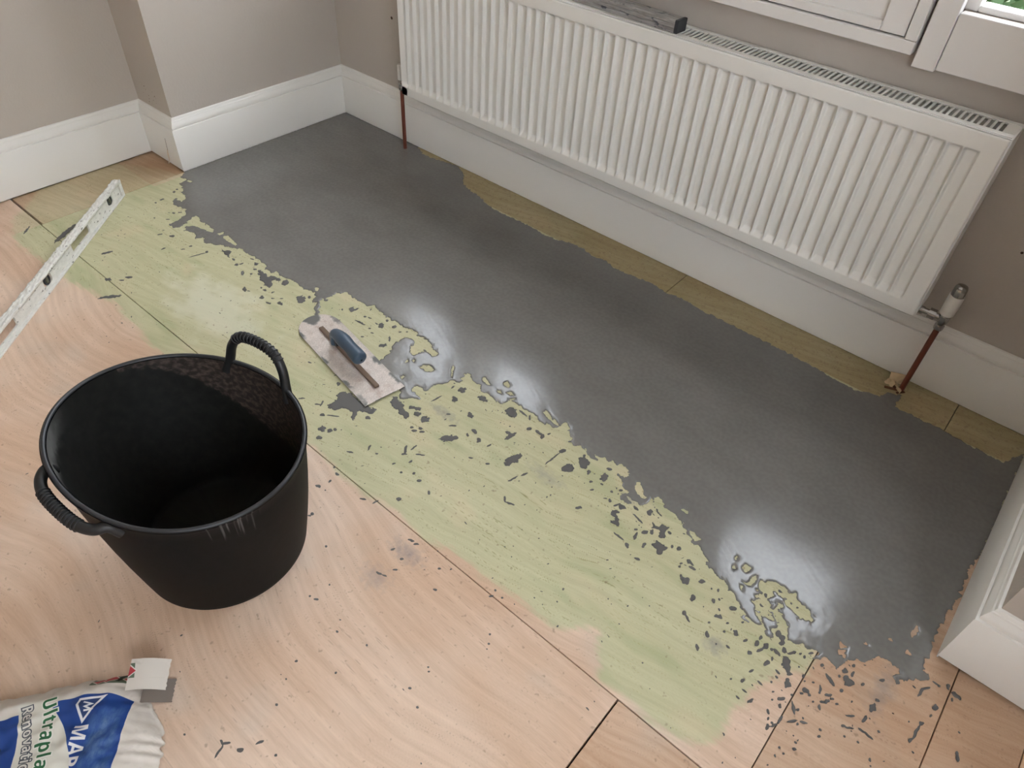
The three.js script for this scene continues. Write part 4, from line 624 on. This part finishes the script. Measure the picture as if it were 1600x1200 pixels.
  for (let i = 0; i < NA; i++) for (let j = 0; j < NB; j++) { const q = i * (NB + 1) + j; I.push(q, q + 1, q + NB + 1, q + 1, q + NB + 2, q + NB + 1); }
  const g = new THREE.BufferGeometry(); g.setAttribute('position', new THREE.Float32BufferAttribute(P, 3)); g.setIndex(I); g.computeVertexNormals(); uvBag(g);
  add('printed_face', g, paper, bag);
  const flap = (name, a1, a2, b1, b2, hf, m) => { const n = 14, Q = [], K = []; for (let s = 0; s < 2; s++) for (let i = 0; i <= n; i++) for (let j = 0; j <= n; j++) { const a = mix(a1, a2, i / n), b = mix(b1, b2, j / n) + 0.0018 * N2(a * 120, 4) * (j === 0 ? 1 : 0), [x, z] = W2(a, b); Q.push(x, hf(i / n, j / n) + s * 0.0014, z); } const o = (n + 1) * (n + 1); for (let s = 0; s < 2; s++) for (let i = 0; i < n; i++) for (let j = 0; j < n; j++) { const q = s * o + i * (n + 1) + j; K.push(q, q + 1, q + n + 1, q + 1, q + n + 2, q + n + 1); } const f = new THREE.BufferGeometry(); f.setAttribute('position', new THREE.Float32BufferAttribute(Q, 3)); f.setIndex(K); f.computeVertexNormals(); uvBag(f); return add(name, f, m, bag); };
  flap('end_flap', -0.07, -0.012, -0.056, 0.012, (u, v) => 0.03 + 0.014 * v + 0.006 * Math.sin(v * 3) + 0.004 * (1 - u), paper);
  flap('flap_shade', -0.045, 0.0, -0.062, -0.008, (u, v) => 0.002 + 0.012 * v, mat('#7b7168', 0.8, { side: THREE.DoubleSide }));  // dark sheet standing in for the shade beneath the end flap
}

// ---------- small marks on the walls ----------
tag(add('wall_plug_hole', new THREE.CircleGeometry(0.006, 9).translate(0.3306, 0.4776, -0.0236), mat('#4a3524', 0.9)), 'small brown screw hole in the wall left of the radiator', 'hole');
tag(add('wall_plug_hole_001', new THREE.CircleGeometry(0.0035, 9).translate(2.639, 0.4748, -0.0236), mat('#4a3524', 0.9)), 'small dark screw hole in the wall right of the radiator', 'hole');

{
  const ret = scene.getObjectByName('baseboard_left_return'), tube = (pts, r) => new THREE.TubeGeometry(new THREE.CatmullRomCurve3(pts.map((p) => new THREE.Vector3(...p))), 20, r, 6);
  add('paint_crack', tube([[-0.078, 0.114, 0.8124], [-0.081, 0.104, 0.8124], [-0.083, 0.085, 0.8125], [-0.0855, 0.062, 0.8125]], 0.0009), mat('#5b3f2d', 0.9), ret);
  add('peeling_filler', tube([[-0.0855, 0.064, 0.8135], [-0.0885, 0.045, 0.8145], [-0.089, 0.022, 0.816], [-0.096, 0.006, 0.82]], 0.0022), mat('#d9c6b2', 0.8), ret);
  const R = rng(8), spots = [];
  for (let i = 0; i < 26; i++) spots.push(new THREE.CircleGeometry(0.0008 + 0.0022 * R() * R(), 7).translate(-0.205 + 0.11 * R(), 0.215 + 0.075 * R(), 0.7889));
  const m = add('mould_specks', mergeGeometries(spots), mat('#6a5546', 0.95), wl); m.userData.kind = 'stuff';
}

// ---------- garden beyond the window ----------
const lawn = structure(add('ground', boxG(-14, 16, -0.6, -0.5, -22, -0.31), mat('#3c4a2a', 0.95)), 'green garden ground outside the bay window', 'ground');
{
  const leafMats = ['#33522a', '#263f1e', '#46633a'].map((h) => mat(h, 0.7, { side: THREE.DoubleSide }));
  const R = rng(41);
  [[2.0, -3.4, 0.8, 1.5, 0], [4.2, -4.0, 0.9, 2.1, 1], [-0.4, -3.8, 0.9, 1.6, 2], [-3.4, -4.6, 1.2, 2.2, 1], [7.2, -4.8, 1.2, 2.2, 0]].forEach(([x, z, r, h, m], n) => {
    const t = tag(group(n ? 'garden_shrub_00' + n : 'garden_shrub', scene, [x, -0.5, z]), ['leafy mid green shrub nearest the right window', 'tall dark green shrub right of the nearest one', 'pale green shrub outside the left window', 'broad dark green shrub at the far left of the garden', 'broad mid green shrub at the far right of the garden'][n], 'shrub');
    add('trunk', new THREE.CylinderGeometry(0.03, 0.06, h * 0.6, 8).translate(0, h * 0.3, 0), mat('#5a4632', 0.9), t);
    const P = [], I = []; for (let i = 0; i < 1500; i++) { const a = R() * 6.283, u = R() * 2 - 1, q = r * (0.55 + 0.45 * Math.cbrt(R())) * (1 + 0.2 * N3(u * 2, a, n)), s = 0.05 + 0.05 * R(), c = new THREE.Vector3(Math.cos(a) * Math.sqrt(1 - u * u) * q, h * 0.62 + u * q * 0.62 * h / r / 1.25, Math.sin(a) * Math.sqrt(1 - u * u) * q), d1 = new THREE.Vector3(R() - 0.5, R() - 0.5, R() - 0.5).normalize(), d2 = new THREE.Vector3(R() - 0.5, R() - 0.5, R() - 0.5).cross(d1).normalize(), b = P.length / 3; for (const [e, f] of [[-1, 0], [0, -0.45], [1, 0], [0, 0.45]]) { const v = c.clone().addScaledVector(d1, e * s).addScaledVector(d2, f * s); P.push(v.x, v.y, v.z); } I.push(b, b + 1, b + 2, b, b + 2, b + 3); }
    const g = new THREE.BufferGeometry(); g.setAttribute('position', new THREE.Float32BufferAttribute(P, 3)); g.setIndex(I); g.computeVertexNormals();
    add('foliage', g, leafMats[m], t).userData.kind = 'stuff';
  });
}

scene.traverse((o) => { if (o.isMesh) { o.castShadow = true; o.receiveShadow = true; } });
renderer.render(scene, camera);
